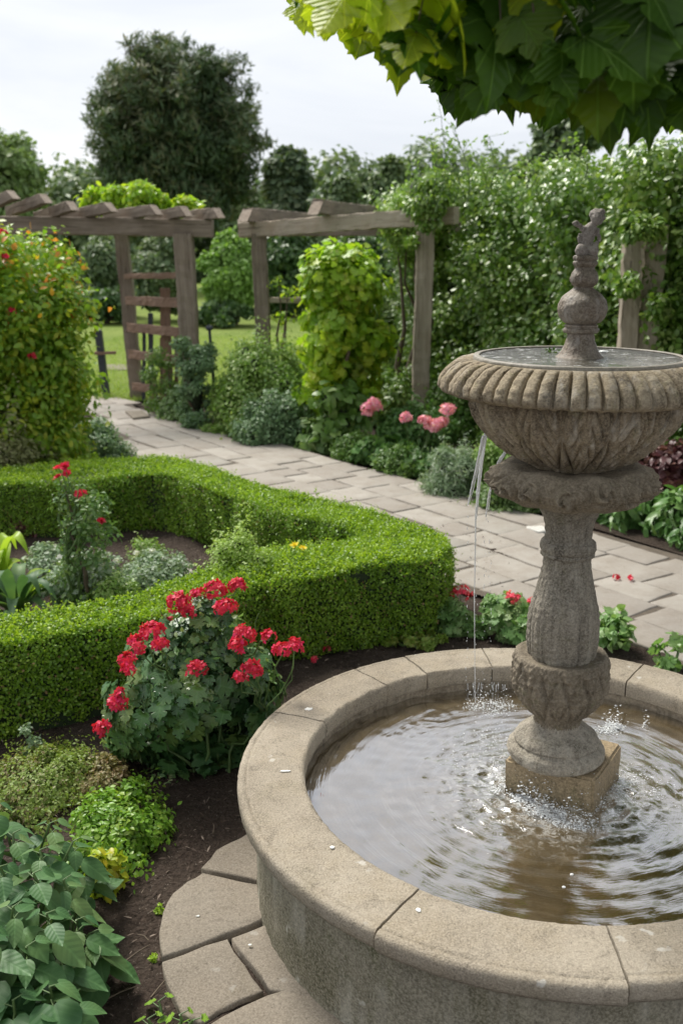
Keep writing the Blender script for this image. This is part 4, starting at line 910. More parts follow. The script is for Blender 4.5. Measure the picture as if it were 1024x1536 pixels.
# ================================================================ timber structures
def beam(name, p0, p1, w, h, mat, parent=None, seed=0, taper=1.0, rough=.004, roll=0.0, cut=None):
    """timber along its own local X axis so that the grain follows it"""
    p0 = Vector(p0); p1 = Vector(p1); d = p1 - p0; L_ = d.length; rs = np.random.RandomState(seed + 5)
    n = max(4, int(L_ / .06)); s = np.linspace(0, 1, n); prof = np.array([(-.5, -.5), (-.42, -.5), (0, -.5), (.42, -.5), (.5, -.5), (.5, -.42), (.5, 0), (.5, .42), (.5, .5), (.42, .5), (0, .5), (-.42, .5), (-.5, .5), (-.5, .42), (-.5, 0), (-.5, -.42)])
    prof[[0, 4, 8, 12]] *= .96; V = []
    wob = np.cumsum(rs.randn(n, 2) * rough * .5, 0)
    for i, u in enumerate(s):
        k = 1 + (taper - 1) * u; P = prof * [w * k, h * k] + rs.randn(16, 2) * rough * .6 + wob[i] * (1 if 0 < i < n - 1 else .6)
        x = np.full(16, L_ * u)
        if cut and i >= n - 3: x = x - (prof[:, 1] + .5) * cut * (i - n + 4) / 3      # splayed end
        V.append(np.column_stack([x, P]))
    V = np.concatenate(V); i = np.arange(n - 1)[:, None] * 16; j = np.arange(16)[None]; k = (j + 1) % 16
    mb = MB(); mb.add(V, np.stack([i + j, i + k, i + k + 16, i + j + 16], -1).reshape(-1, 4)[:, ::-1])
    for e in (0, n - 1):
        R = V[e * 16:(e + 1) * 16]; jj = np.arange(16); kk = (jj + 1) % 16; T = np.stack([jj, kk, 0 * jj + 16], -1); mb.add(np.concatenate([R, R.mean(0)[None]]), None, T if e else T[:, ::-1])
    me = mb.mesh(name, False); o = link(name, me, mat)
    X = d.normalized(); Zr = Vector((0, 0, 1)) if abs(X.z) < .9 else Vector((0, -1, 0)); Yv = Zr.cross(X).normalized(); Zv = X.cross(Yv)
    if roll: q = Matrix.Rotation(roll, 3, X); Yv = q @ Yv; Zv = q @ Zv
    o.matrix_world = Matrix.Translation(p0) @ Matrix((X, Yv, Zv)).transposed().to_4x4()
    if parent is not None:
        o.parent = parent; o.matrix_parent_inverse = Matrix.Translation(parent.location).inverted()
    return o
# --- arch over the path (left)
A1 = at(285, 345, 10.6); A2 = at(190, 350, 12.3); AX = empty('garden_arch', (A1[0], A1[1], 0), 'dark weathered timber arch over the path end, with shaped rafters and a slatted side', 'garden arch')
zt1 = at(285, 352, 10.6)[2]; p1 = at(286, 480, 10.6); p2 = at(193, 480, 12.2)
p3 = at(40, 480, 10.6); p4 = at(35, 480, 12.2)
beam('post', (p1[0], 10.6, -.02), (p1[0] - .03, 10.6, zt1 + .01), .19, .19, M['oldwood'], AX, 1)
zt2 = at(190, 352, 12.2)[2]
beam('post', (p2[0] + .06, 12.2, -.02), (p2[0] - .03, 12.2, zt2 + .05), .15, .15, M['oldwood'], AX, 2)
beam('post', (p3[0], 10.6, -.02), (p3[0], 10.6, zt1 + .01), .19, .19, M['oldwood'], AX, 3)
beam('post', (p4[0], 12.2, -.02), (p4[0], 12.2, zt1 + .01), .15, .15, M['oldwood'], AX, 4)
q0 = at(319, 343, 10.6); q1 = at(-30, 322, 10.6)
beam('lintel', (q0[0], 10.6, q0[2]), (q1[0], 10.75, q0[2] + .04), .14, .175, M['oldwood'], AX, 5, rough=.003)
beam('lintel', (q0[0] - .5, 12.25, q0[2] + .02), (q1[0], 12.25, q0[2] + .05), .12, .15, M['oldwood'], AX, 6)
for k, (xa, ya, xb, yb) in enumerate(((280, 328, 332, 313), (222, 331, 284, 311), (160, 331, 239, 308), (95, 324, 172, 304), (56, 319, 112, 302), (14, 312, 74, 292), (-40, 305, 25, 285))):
    pa = at(xa, ya - 2, 11.0); pb = at(xb, yb + 5, 10.3); pa[2] = q0[2] + .125 + (.05 if k > 4 else 0)
    beam('rafter', pa, pb, .085, .105, M['oldwood'], AX, 20 + k, 1.0, .003, 0, .12)
TR = empty('trellis', (p1[0] - .1, 11.3, 0), 'reddish slatted timber trellis between the two arch posts, with a broken lower rail', 'trellis')
for k, (py, pyb) in enumerate(((414, 414), (451, 455), (491, 499), (531, 541))):
    za = at(200, py, 12.1)[2]; zb_ = at(270, pyb, 10.75)[2]
    beam('rail', (p2[0] + .02, 12.08, za), (p1[0] - .10, 10.75, zb_), .05, .10 if k else .06, M['redwood'], TR, 30 + k)
beam('rail', (p2[0] + .05, 12.05, at(200, 580, 12.)[2]), (p2[0] + .42, 11.6, at(230, 585, 11.5)[2]), .05, .09, M['redwood'], TR, 36)
beam('prop', (p2[0] + .40, 11.5, .0), (p2[0] + .38, 11.52, .34), .06, .06, M['redwood'], TR, 37)
for k, (u, w_, tt, m_) in enumerate(((.22, .035, .8, 'black'), (.38, .05, 1.0, 'black'), (.54, .035, .75, 'redwood'), (.66, .11, 1.28, 'redwood'), (.80, .04, .8, 'redwood'), (.92, .05, 1.2, 'redwood'))):
    x = p2[0] * (1 - u) + (p1[0] - .1) * u; y = 12.12 * (1 - u) + 10.82 * u
    beam('upright', (x, y + .06, .0), (x + .03, y + .06, tt * 1.05), w_, .04, M[m_], TR, 40 + k)
# --- pergola (right)
PG = empty('pergola', (0, 10, 0), 'pale weathered timber pergola with long lintel over the vine-covered post', 'pergola')
def post(px, py, Y, w, zt, seed, m='timber', lean=0):
    x = at(px, py, Y)[0]; return beam('post', (x, Y, -.02), (x + lean, Y, zt), w, w, M[m], PG, seed)
zl = at(640, 332, 9.9)[2]
post(633, 480, 9.9, .165, zl - .03, 51); post(396, 480, 11.0, .155, at(395, 350, 11)[2], 52, 'oldwood', -.03); 
xx = at(496, 360, 12.6)[0]; post(496, 360, 12.6, .12, at(496, 350, 12.6)[2] + .03, 53)
la = at(362, 345, 11.1); lb = at(684, 322, 9.75)
beam('lintel', la, lb, .11, .155, M['timber'], PG, 54, rough=.005)
beam('lintel', (la[0] + .1, 12.75, la[2] + .03), (lb[0] + 1.0, 11.6, la[2] + .05), .11, .15, M['oldwood'], PG, 55)
for k, (xa, ya, xb, Yn) in enumerate(((364, 322, 470, 10.9), (468, 312, 560, 10.25))):
    pa = at(xa, ya, Yn - .25); pb = at(xb, ya + 6, Yn + 2.2)
    beam('rafter', pb, pa, .10, .13, M['oldwood'], PG, 60 + k, 1.08, .003, 0, .2)
ra = at(402, 450, 11.0); rb = at(470, 452, 11.2); beam('cross_rail', ra, (rb[0] + .3, 11.2, ra[2] - .01), .05, .055, M['timber'], PG, 66)
# --- small posts
def bollard():
    x, y = G(160, 592); h = at(152, 497, y)[2]; r = empty('marker_post', (x, y, 0), 'dark grey post with a small wooden peg on the lawn edge', 'post')
    beam('shaft', (x, y, -.02), (at(148, 497, y)[0], y, h), .085, .085, M['black'], r, 70, rough=.001)
    za = at(150, 529, y)[2]; beam('peg', (x - .10, y - .06, za), (x + .16, y - .06, za + .01), .05, .035, M['redwood'], r, 71); mb = MB(); mb.blob((at(148, 497, y)[0], y, h + .005), (.045, .045, .02), RS, 10, 6, 0); mb.build('cap', M['black'], r)
bollard()
x = at(322, 560, 10.4)[0]; h = at(315, 492, 10.4)[2]; r = empty('garden_stake', (x, 10.4, 0), 'thin black metal stake beside the right arch post', 'stake')
mb = MB(); mb.tube([(x, 10.4, -.02), (x - .02, 10.4, h * .6), (x - .04, 10.4, h)], [.016, .016, .015], 8); mb.build('rod', M['black'], r)
mb = MB(); mb.blob((x - .04, 10.4, h), (.04, .03, .03), RS, 8, 6, .1); mb.build('knob', M['black'], r)
# --- old leaning timber slabs inside the ivy wall
for k, (xb, xt, w_, lab) in enumerate(((947, 950, .115, 'pale weathered post half buried in the ivy wall, the left of two'), (972, 984, .135, 'pale weathered leaning post in the ivy wall, the right and wider of two'))):
    a = at(xb, 530, 7.2); b = at(xt, 338, 7.28); b2 = np.array([b[0], b[1], b[2]]); a2 = np.array([a[0] - .02, a[1], 0])
    o = beam('old_post', tuple(a2), tuple(b2), w_ * (1.05), .09, M['timber'], None, 75 + k, 1.05, .006); tag(o, lab, 'post')
for k, (xa, xb, py, zlo, lab) in enumerate(((925, 1000, 322, 1.80, 'ivy spray hanging over the tops of the two old posts'), (925, 962, 405, 1.45, 'small ivy spray crossing the left old post'), (960, 1010, 440, 1.30, 'small ivy spray crossing the right old post'))):
    plant('ivy_spray', lab, 'climbing plant', xa, xb, py, 7.0, M['darkgreen'] if k == 9 else M['midgreen2'], 'oval', .05, 900 if k == 0 else 260, .14, 'round', 14, .45, z0=zlo, seed=170 + k, core=False, stems=0, droop=.7)
# broken paving edge by the trellis
x, y = G(205, 628); mb = MB(); slab_geo(mb, np.array([G(188, 622), G(200, 633), G(226, 630), G(214, 621)]), 0, .045, .01, RS, .003); o = mb.build('loose_slab', M['slab']); tag(o, 'thin dark stone slab lying loose on the path at the trellis foot', 'stone slab')
mb = MB(); slab_geo(mb, np.array([G(788, 797), G(806, 805), G(825, 803), G(812, 795)]), .02, .034, .006, RS, .002); M['whitestone'] = plain('white_stone', (.55, .54, .5), .7); o = mb.build('stone_flake', M['whitestone']); tag(o, 'thin white stone flake lying on the path behind the fountain column', 'stone')

# ================================================================ shrubs and climbers along the path
M['goldleaf'] = leaf_mat('golden_hop_leaf', (0.149, 0.264, 0.022), (0.270, 0.384, 0.028), (0.405, 0.480, 0.044), .42, .4, 2.2, spec=.4)
M['pieris'] = leaf_mat('yellow_tipped_leaf', (.11, .21, .02), (.20, .30, .03), (.36, .40, .035), .4, .4, 2.5)
M['orangeleaf'] = leaf_mat('orange_new_leaf', (.55, .28, .04), (.6, .16, .06), (.6, .45, .04), .35, .4, 4)
M['midgreen'] = leaf_mat('mid_green_leaf', (.055, .12, .02), (.11, .19, .04), (.16, .25, .06), .28, .42, 2.5)
M['ivy'] = leaf_mat('ivy_wall_leaf', (.07, .14, .022), (.14, .24, .04), (.27, .37, .10), .25, .36, 1.3, spec=.6)
M['bluegreen'] = leaf_mat('blue_green_leaf', (.08, .145, .065), (.14, .23, .11), (.20, .29, .15), .22, .45, 4)
# left tall shrub with yellow and orange young leaves
root, P, cr, rs = plant('pieris_shrub', 'tall shrub with yellow and orange young leaves at its top, left edge before the arch', 'shrub', -125, 103, 334, 7.6, M['pieris'], 'oval', .055, 32000, .6, 'column', 150, .44, droop=.3, seed=21, inner=.5, core=False)
hi_ = P[P[:, 2] > P[:, 2].max() - .42]; hr = cr[P[:, 2] > P[:, 2].max() - .42]
q, u = on_clumps(hi_, hr * 1.1, 600, .9, .15, rs); leaves('new_leaves', q, u + rs.randn(len(q), 3) * .5, u + [0, 0, .6] + rs.randn(len(q), 3) * .5, rs.uniform(.04, .07, len(q)), 'oval', M['orangeleaf'], root, rs=rs)
for (px, py) in ((6, 350), (8, 386), (18, 468), (48, 535)):
    floret_head(at(px, py, 7.0), .02, 7, M['red'], root, rs, .022, .8)
plant('olive_shrub', 'loose olive and brownish leaved shrub below the yellow-tipped one at the left edge', 'shrub', -70, 82, 600, 7.1, leaf_mat('olive', (.12, .13, .05), (.2, .22, .08), (.28, .26, .15), .3, .5, 3), 'oval', .032, 9000, .4, 'mound', 34, .3, seed=22)
plant('grey_green_shrub', 'rounded grey-green bush at the path edge behind the hedge', 'shrub', 78, 198, 628, 8.4, M['bluegreen'], 'oval', .028, 9000, .4, 'mound', 34, .3, seed=23, droop=-.2)
plant('upright_shrub', 'mid green shrub between the yellow-tipped shrub and the path', 'shrub', 40, 122, 560, 8.7, M['midgreen'], 'oval', .035, 6000, .35, 'round', 26, .3, seed=24)
# trellis climber
plant('conical_shrub', 'narrow dark grey-green shrub leaning on the right arch post', 'shrub', 262, 320, 500, 10.1, M['bluegreen'], 'oval', .032, 6500, .28, 'column', 30, .42, seed=25, droop=-.2)
plant('climber', 'thin young climber growing through the trellis rails', 'climbing plant', 215, 275, 520, 10.9, M['midgreen'], 'oval', .035, 1600, .2, 'column', 18, .4, seed=26, core=False)
plant('trellis_foot_plant', 'dark bushy plant at the foot of the trellis', 'plant', 228, 300, 585, 10.55, M['dullgreen'], 'oval', .035, 4000, .25, 'mound', 20, .35, seed=27)
rt_ = plant('arch_top_climber', 'yellow-green climber lying over the rafters of the timber arch', 'climbing plant', 118, 262, 272, 11.6, M['goldleaf'], 'oval', .075, 3600, .5, 'round', 26, .42, z0=q0[2] + .08, seed=28, core=False, stems=0)
plant('arch_sprig', 'small yellow-green sprig above the right end of the arch', 'climbing plant', 262, 302, 292, 11.4, M['goldleaf'], 'oval', .07, 420, .2, 'round', 8, .5, z0=q0[2] + .08, seed=29, core=False, stems=0)
# golden hop column
root, P, cr, rs = plant('golden_hop', 'bright yellow-green climbing vine forming a thick column under the pergola lintel', 'climbing vine', 462, 566, 366, 9.3, M['goldleaf'], 'lobed', .085, 4600, .36, 'column', 84, .50, low=.25, droop=.8, up=.5, out=.5, rnd=.45, seed=30, uv=True, core=False)
plant('cascading_vine', 'large soft leaves spilling from the foot of the bright vine column', 'climbing vine', 470, 556, 560, 8.95, M['midgreen'], 'heart', .085, 700, .3, 'round', 24, .38, seed=31, droop=.9, uv=True)
# mixed border between arch and pergola
plant('border_shrub', 'tall loose light green shrub between the black stake and the bright vine', 'shrub', 305, 490, 488, 9.9, M['softgreen'], 'oval', .036, 22000, .55, 'mound', 80, .27, seed=32, droop=-.1)
plant('blue_border_shrub', 'bushy blue-green plant at the path edge below the vine column', 'shrub', 345, 480, 578, 9.25, M['bluegreen'], 'oval', .034, 8000, .32, 'mound', 34, .33, seed=33)
plant('edge_plant', 'low light green plant spilling on the path edge by the black stake', 'plant', 300, 375, 630, 9.75, M['softgreen'], 'oval', .03, 2600, .2, 'mound', 16, .35, seed=34)
plant('heart_leaf_plant', 'low broad-leaved green plant beneath the vine column at the path edge', 'plant', 440, 520, 625, 8.95, M['dullgreen'], 'heart', .075, 700, .25, 'mound', 18, .35, seed=35, uv=True)
plant('yellow_shoot', 'wispy yellow-green shoots behind the left pergola post', 'climbing plant', 400, 446, 405, 10.9, M['goldleaf'], 'oval', .05, 220, .2, 'column', 12, .4, seed=36, core=False, z0=.4)
# border below the pergola post
M['peony'] = leaf_mat('pink_border_leaf', (.055, .13, .03), (.10, .2, .05), (.16, .27, .08), .25, .4, 5)
flower_plant('pink_flower_plant', 'leafy border plant whose single cluster of pink blooms stands left of the pergola post', 520, 640, 655, 8.3, M['peony'], M['pink'], [(552, 613, 10), (561, 606, 9), (551, 620, 8), (565, 612, 7)], 'lobed', .06, 1500, 30, None, False, 'rosette', pet=.024, cat='flowering plant', seed=37, depth=.35)
flower_plant('pink_flower_plant', 'leafy border plant with pink blooms scattered just right of the pergola post', 605, 690, 668, 7.9, M['peony'], M['pink'], [(608, 627, 8), (636, 631, 8), (645, 640, 9), (655, 637, 9), (663, 634, 9), (672, 616, 11), (650, 643, 7)], 'lobed', .055, 1100, 22, None, False, 'rosette', pet=.024, cat='flowering plant', seed=38, depth=.3)
for k, (xa, xb, py, Yy, m_, lab) in enumerate(((495, 560, 645, 8.6, 'midgreen', 'low green plant on dark soil right of the vine foot'), (630, 735, 655, 7.25, 'silver', 'feathery grey-green plant at the path edge below the pink blooms'), (705, 790, 640, 7.2, 'softgreen', 'light green shrub behind the falling water'), (700, 850, 700, 6.85, 'dullgreen', 'low dark green border plant behind the water streams and column'), (560, 640, 665, 8.0, 'midgreen', 'leafy green clump in front of the pergola post'), (775, 860, 655, 6.9, 'dullgreen', 'green shrub just behind the fountain collar'))):
    plant('border_plant', lab, 'plant', xa, xb, py, Yy, M[m_], 'needle' if m_ == 'silver' else 'oval', .032, 6500, .3, 'mound', 34, .3, seed=40 + k, droop=-.2 if m_ == 'silver' else .3)
plant('fern_like_plant', 'bright green leafy plant right of the fountain column', 'plant', 880, 1010, 722, 6.4, M['peony'], 'long', .085, 1700, .4, 'mound', 34, .32, seed=50, uv=True, droop=.8)
plant('fern_like_plant', 'bright green leafy plant cut by the right edge of the picture, below the burgundy foliage', 'plant', 985, 1130, 715, 6.0, M['peony'], 'long', .085, 1700, .4, 'mound', 34, .32, seed=51, uv=True, droop=.8)
plant('burgundy_plant', 'dark burgundy leaved plant right of the fountain bowl', 'plant', 940, 1080, 645, 6.7, M['burgundy'], 'ovate', .05, 1800, .3, 'mound', 30, .3, seed=52)
plant('green_filler_shrub', 'mid green shrub in the gap under the right side of the fountain bowl', 'shrub', 840, 1000, 590, 7.1, M['dullgreen'], 'oval', .035, 6000, .3, 'mound', 30, .3, seed=53)
for k, (xa, xb, py, Yy, m_, lab) in enumerate(((545, 650, 548, 10.3, 'ivy', 'dark leafy undergrowth left of the tall pergola post'), (628, 745, 560, 9.6, 'midgreen', 'leafy undergrowth right of the tall pergola post, under the ivy hedge'), (715, 830, 575, 9.0, 'ivy', 'ivy undergrowth seen left of the fountain bowl'), (560, 690, 600, 8.9, 'peony', 'green mound of leaves round the foot of the tall pergola post'))):
    plant('undergrowth', lab, 'shrub', xa, xb, py, Yy, M[m_], 'oval', .045, 9000, .35, 'mound', 44, .3, seed=160 + k)
# strip of leaf litter along the border
pts = [G(*q) for q in ((770, 760), (830, 778), (900, 800), (1024, 838), (1200, 890), (1200, 820), (1024, 800), (900, 775), (800, 748))]
poly_sheet('border_soil', pts, .02, M['soil'])
# the ivy-covered boundary
rs = np.random.RandomState(61)
IV = empty('ivy_hedge', (2.0, 7.2, 0), 'huge ivy-covered boundary hedge filling the right side behind the fountain', 'hedge')
path_ = [(at(590, 400, 13.0), 300), (at(650, 400, 12.2), 268), (at(735, 400, 10.9), 262), (at(820, 400, 9.6), 248), (at(900, 400, 8.7), 232), (at(980, 400, 8.0), 222), (at(1060, 400, 7.4), 205), (at(1160, 400, 6.9), 190), (at(1280, 400, 6.5), 180)]
CP_, CR_ = [], []
for (a, _), (b, _) in zip(path_[:-1], path_[1:]):
    pass
for k in range(760):
    s = rs.uniform(0, len(path_) - 1.001); i0 = int(s); u = s - i0
    a, ta = path_[i0]; b, tb = path_[i0 + 1]; c = a * (1 - u) + b * u
    topz = at(512 + 0, ta * (1 - u) + tb * u, c[1])[2]; z = topz * rs.rand() ** .85
    d2 = norm((b - a)[:2]); nrm_ = np.array([-d2[1], d2[0]]); 
    if nrm_[1] > 0: nrm_ = -nrm_
    off = rs.uniform(-.15, .28) + .22 * math.sin(s * 4 + z * 2.2) ; r_c = rs.uniform(.13, .30)
    z = min(z, topz - r_c * .7)
    CP_.append((c[0] + nrm_[0] * off, c[1] + nrm_[1] * off, max(z, .1))); CR_.append(r_c)
    CP_.append((c[0] - nrm_[0] * .5, c[1] - nrm_[1] * .5, max(z - .1, .1))); CR_.append(r_c * 1.1)
CP_ = np.array(CP_); CR_ = np.array(CR_)
core_mesh(CP_[1::2], CR_[1::2], .5).build('shade_core', M['core'], IV)
q, u = on_clumps(CP_, CR_, 210000, .9, .8, rs); keep = (q[:, 2] > 0)
# ivy parts round the two old posts
pr = np.array([(F * x / (y * CP - (z - HC) * SP) + 512, 768 - F * (y * SP + (z - HC) * CP) / (y * CP - (z - HC) * SP), y) for x, y, z in q])
q, u = q[keep], u[keep]
nl, dl = orient(u * .6 + np.array([-.2, -.3, 0]), len(q), .7, .6, .6, .4, rs)
leaves('foliage', q, nl, dl, rs.uniform(.03, .08, len(q)), 'oval', M['ivy'], IV, rs=rs)
# long thin shoots above the hedge
mb = MB(); LP, LD = [], []
for (px, py, Yy, l) in ((668, 175, 9.3, .8), (690, 200, 9.2, .6), (740, 205, 9.0, .5), (655, 215, 9.3, .5), (720, 240, 9, .3), (800, 235, 8.4, .25), (620, 250, 9.8, .3), (860, 215, 8, .25), (676, 230, 9.2, .4)):
    tpt = at(px, py, Yy); b = tpt - np.array([rs.uniform(-.1, .1), 0, l]); P_ = b + (tpt - b) * np.linspace(0, 1, 9)[:, None] + np.column_stack([.05 * np.sin(np.linspace(0, 4, 9)), np.zeros(9), np.zeros(9)])
    mb.tube(P_, np.linspace(.006, .002, 9), 4)
    for p in P_[1:]:
        for m_ in range(4):
            dd_ = norm(rs.randn(3) + [0, 0, .2]); e_ = p + dd_ * rs.uniform(.04, .16); mb.tube([p, e_], [.002, .001], 3, False)
            for v_ in np.linspace(.4, 1, 4): LP.append(p + (e_ - p) * v_); LD.append(rs.randn(3) + dd_)
mb.build('shoot', M['greenstem'], IV)
LP = np.array(LP); leaves('shoot_foliage', LP, rs.randn(len(LP), 3) + [0, 0, .6], np.array(LD), rs.uniform(.02, .045, len(LP)), 'oval', M['softgreen'], IV, rs=rs)
plant('lintel_climber', 'leafy green climber tumbling over the right end of the pergola lintel', 'climbing plant', 610, 672, 262, 9.75, M['ivy'], 'oval', .05, 3600, .3, 'column', 30, .34, z0=at(640, 380, 9.75)[2], seed=62, core=False, stems=0, droop=.8)
plant('crest_shrub', 'pale green leafy growth cresting the hedge behind the pergola lintel', 'shrub', 565, 700, 238, 10.6, M['softgreen'], 'oval', .05, 8000, .5, 'round', 40, .3, low=1.5, seed=63)

# ================================================================ trees and distant shrubs
def tree(name, label, px0, px1, py0, py1, Y, mat, n, size, nc, frac=.25, template='oval', seed=0, shape='round', group=None, cat='tree', depth=None, up=.4, droop=.3, trunk=.25, inner=.45, core=.5, profile=None, gap=1.0):
    rs = np.random.RandomState(seed); a = at(px0, py0, Y); b = at(px1, py1, Y); zt, zb_ = a[2], max(b[2], .0)
    c = np.array([(a[0] + b[0]) / 2, Y, (zt + zb_) / 2]); r = np.array([(b[0] - a[0]) / 2, depth or (b[0] - a[0]) / 2, (zt - zb_) / 2])
    P, cr = clumps(c, r, nc, frac, 'round', rs, 0)
    if profile is not None:
        hh = np.clip((P[:, 2] - zb_) / (zt - zb_), 0, 1); s_ = profile(hh); P[:, :2] = c[:2] + (P[:, :2] - c[:2]) * s_[:, None]
    if name == 'cedar_tree':
        e_ = norm(rs.randn(90, 3)); e_[:, 2] = abs(e_[:, 2]) * .9; P = np.concatenate([P, c + e_ * r * rs.uniform(.86, 1.05, (90, 1)) * [.95, .95, 1]]); cr = np.concatenate([cr, rs.uniform(.25, .6, 90)])
    root = empty(name, (c[0], Y, 0), label, cat, group)
    mb = MB(); R0 = trunk; mb.tube([(c[0] + .02 * rs.randn() * r[0], Y, -.2), (c[0], Y, max(zb_, 0) + .1 * r[2]), (c[0] + .05 * r[0], Y, c[2]), (c[0], Y, c[2] + r[2] * .6)], [R0 * 1.25, R0, R0 * .6, R0 * .15], 10); mb.build('trunk', M['bark'], root)
    mb = MB()
    for k in rs.choice(len(P), min(26, len(P)), replace=False):
        h_ = rs.uniform(-.5, .4); limb(mb, (c[0], Y, c[2] + r[2] * h_), P[k], R0 * .35, R0 * .06, 6, .05, 5, rs)
    mb.build('limbs', M['bark'], root)
    q, u = on_clumps(P, cr, n, .85, inner, rs)
    nl, dl = orient(norm(u + .5 * norm(q - c)), len(q), up, .6, droop, .7, rs)
    leaves('crown', q, nl, dl, size * rs.uniform(.6, 1.3, len(q)), template, mat, root, rs=rs)
    if core: core_mesh(P, cr, core).build('shade_core', M['core'], root)
    return root
M['conifer'] = leaf_mat('cedar_foliage', (.042, .072, .034), (.08, .115, .055), (.14, .145, .075), .22, .6, .25, spec=.2)
M['conifer2'] = leaf_mat('soft_conifer_leaf', (.045, .075, .038), (.09, .125, .06), (.13, .16, .08), .25, .6, .4)
M['fartree'] = leaf_mat('far_tree_leaf', (.065, .105, .048), (.115, .165, .072), (.16, .21, .09), .25, .5, .4)
M['paletree'] = leaf_mat('pale_tree_leaf', (.11, .17, .06), (.17, .24, .09), (.22, .29, .12), .3, .5, .6)
M['brightshrub'] = leaf_mat('bright_shrub_leaf', (.10, .19, .035), (.17, .28, .06), None, .3, .5, .8)
tree('cedar_tree', 'huge dark broad evergreen standing above the arch', 108, 408, 34, 410, 44, M['conifer'], 84000, .34, 330, .165, 'needle', 71, up=1.0, droop=-1.6, trunk=.45, inner=.6, core=0, profile=lambda h: 1.08 - .22 * h)
rs = np.random.RandomState(72)
tree('garden_tree', 'light green tree cut by the left edge of the picture', -120, 76, 158, 385, 30, M['paletree'], 20000, .2, 80, .22, 'oval', 73, trunk=.2, core=0)
tree('dark_tree', 'dark narrow tree just right of the huge evergreen', 372, 492, 200, 430, 38, M['conifer2'], 20000, .26, 70, .26, 'oval', 74, up=.6, droop=-.6, trunk=.25, profile=lambda h: 1.2 - .85 * h ** 1.2)
tree('dark_tree', 'rounded mid green tree beyond the pergola rafters', 455, 548, 246, 430, 36, M['fartree'], 14000, .22, 50, .3, 'oval', 75, trunk=.2)
tree('far_tree', 'small dark tree rising behind the crest of the ivy hedge', 538, 622, 222, 400, 34, M['fartree'], 14000, .2, 60, .26, 'oval', 76, trunk=.2, profile=lambda h: 1.1 - .5 * h)
tree('far_tree', 'dark rounded treetop peeping over the ivy hedge under the maple leaves', 765, 850, 226, 330, 30, M['conifer'], 9000, .2, 40, .3, 'oval', 77, trunk=.2)
tree('far_tree', 'tree whose grey trunk shows above the ivy hedge beneath the maple leaves', 800, 900, 160, 260, 22, M['fartree'], 5000, .18, 30, .3, 'oval', 78, trunk=.3, core=0)
mb = MB(); a = at(833, 262, 22); b = at(836, 198, 22)
# shrubs beyond the lawn
def far_shrub(lab, px0, px1, py0, Y, m, n, size, nc, seed, name='far_shrub', **kw):
    return plant(name, lab, 'shrub', px0, px1, py0, Y, M[m], 'oval', size, n, None, 'round', nc, .3, 0, 0, 'shrubs beyond the lawn', seed=seed, **kw)
far_shrub('bright green rounded shrub between the arch and the pergola', 298, 388, 335, 24.2, 'brightshrub', 16000, .12, 60, 81)
far_shrub('dull green tall shrub seen through the arch above the trellis', 195, 290, 330, 25.5, 'fartree', 12000, .14, 50, 82)
far_shrub('grey-green shrub left of the arch trellis', 100, 205, 345, 27, 'fartree', 12000, .15, 50, 83)
far_shrub('dark low hedge-like shrub behind the marker post', 110, 210, 432, 24.5, 'darkgreen', 12000, .12, 40, 84)
far_shrub('very dark evergreen shrub behind the left pergola post', 372, 480, 330, 27, 'darkgreen', 14000, .15, 60, 85)
far_shrub('dark shrub at the far left beyond the lawn', -60, 118, 400, 26, 'darkgreen', 14000, .15, 60, 86)
far_shrub('dark shrub filling the view between the pergola vine and its right post', 470, 620, 330, 15, 'darkgreen', 16000, .10, 70, 87)
far_shrub('dark low shrub under the bright rounded one', 270, 400, 450, 23.6, 'darkgreen', 9000, .11, 40, 88)
# far-off wood closing the view
rs = np.random.RandomState(90); FP, FR = [], []
for k in range(330):
    x = rs.uniform(-40, 34); h = 2.0 + 1.6 * math.sin(x * .35) + 1.2 * math.sin(x * .13 + 1) ; z = rs.uniform(.3, max(1.5, 4.2 + h * .5)); FP.append((x, 56 + rs.uniform(-2, 4), z)); FR.append(rs.uniform(.9, 1.8))
FP, FR = np.array(FP), np.array(FR); q, u = on_clumps(FP, FR, 60000, .9, .3, rs); nl, dl = orient(u, len(q), .5, .6, .2, .6, rs)
o = leaves('far_woodland', q, nl, dl, rs.uniform(.25, .6, len(q)), 'oval', M['fartree'], rs=rs); tag(o, kind='stuff')

# ================================================================ overhanging maple
M['maple'] = leaf_mat('maple_leaf', (.022, .060, .007), (.062, .125, .012), (.15, .22, .018), .52, .45, 6.0, spec=.3, veins='maple')
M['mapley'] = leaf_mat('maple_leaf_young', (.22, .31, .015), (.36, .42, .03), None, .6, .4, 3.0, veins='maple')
rs = np.random.RandomState(101)
# outline of the lowest leaves (photo px): x -> lowest y
ox = [430, 470, 500, 530, 560, 600, 640, 680, 720, 760, 800, 840, 880, 920, 960, 1000, 1040, 1100, 1200]
oy = [18, 22, 20, 60, 95, 120, 108, 150, 165, 176, 168, 170, 172, 178, 180, 186, 195, 200, 210]
MT = empty('maple_branch', (2.6, 2.2, 2.4), 'overhanging maple branch with large backlit lobed leaves across the top right', 'tree branch')
LPo, LN, LDr, LS, YP = [], [], [], [], []
for k in range(1150):
    px = rs.uniform(478, 1230); Y = rs.uniform(1.45, 2.6); s = rs.uniform(.06, .128)
    lim = np.interp(px, ox, oy); lpx = s * F / Y
    tipy = lim - abs(rs.exponential(60)) if k < 520 else rs.uniform(-620, lim - 40)
    base_y = tipy - lpx * .82; b = at(px, base_y, Y)
    LPo.append(b); f_ = norm(np.array([rs.randn() * .5, -.8 + .4 * rs.randn(), .45 + .4 * rs.rand()])); LN.append(f_); LDr.append(np.array([rs.randn() * .4, -.15 + rs.randn() * .3, -1.])); LS.append(s); YP.append(px)
LPo, LN, LDr, LS, YP = map(np.array, (LPo, LN, LDr, LS, YP))
yo = (rs.rand(len(LPo)) < np.where(YP < 680, .7, .10)); 
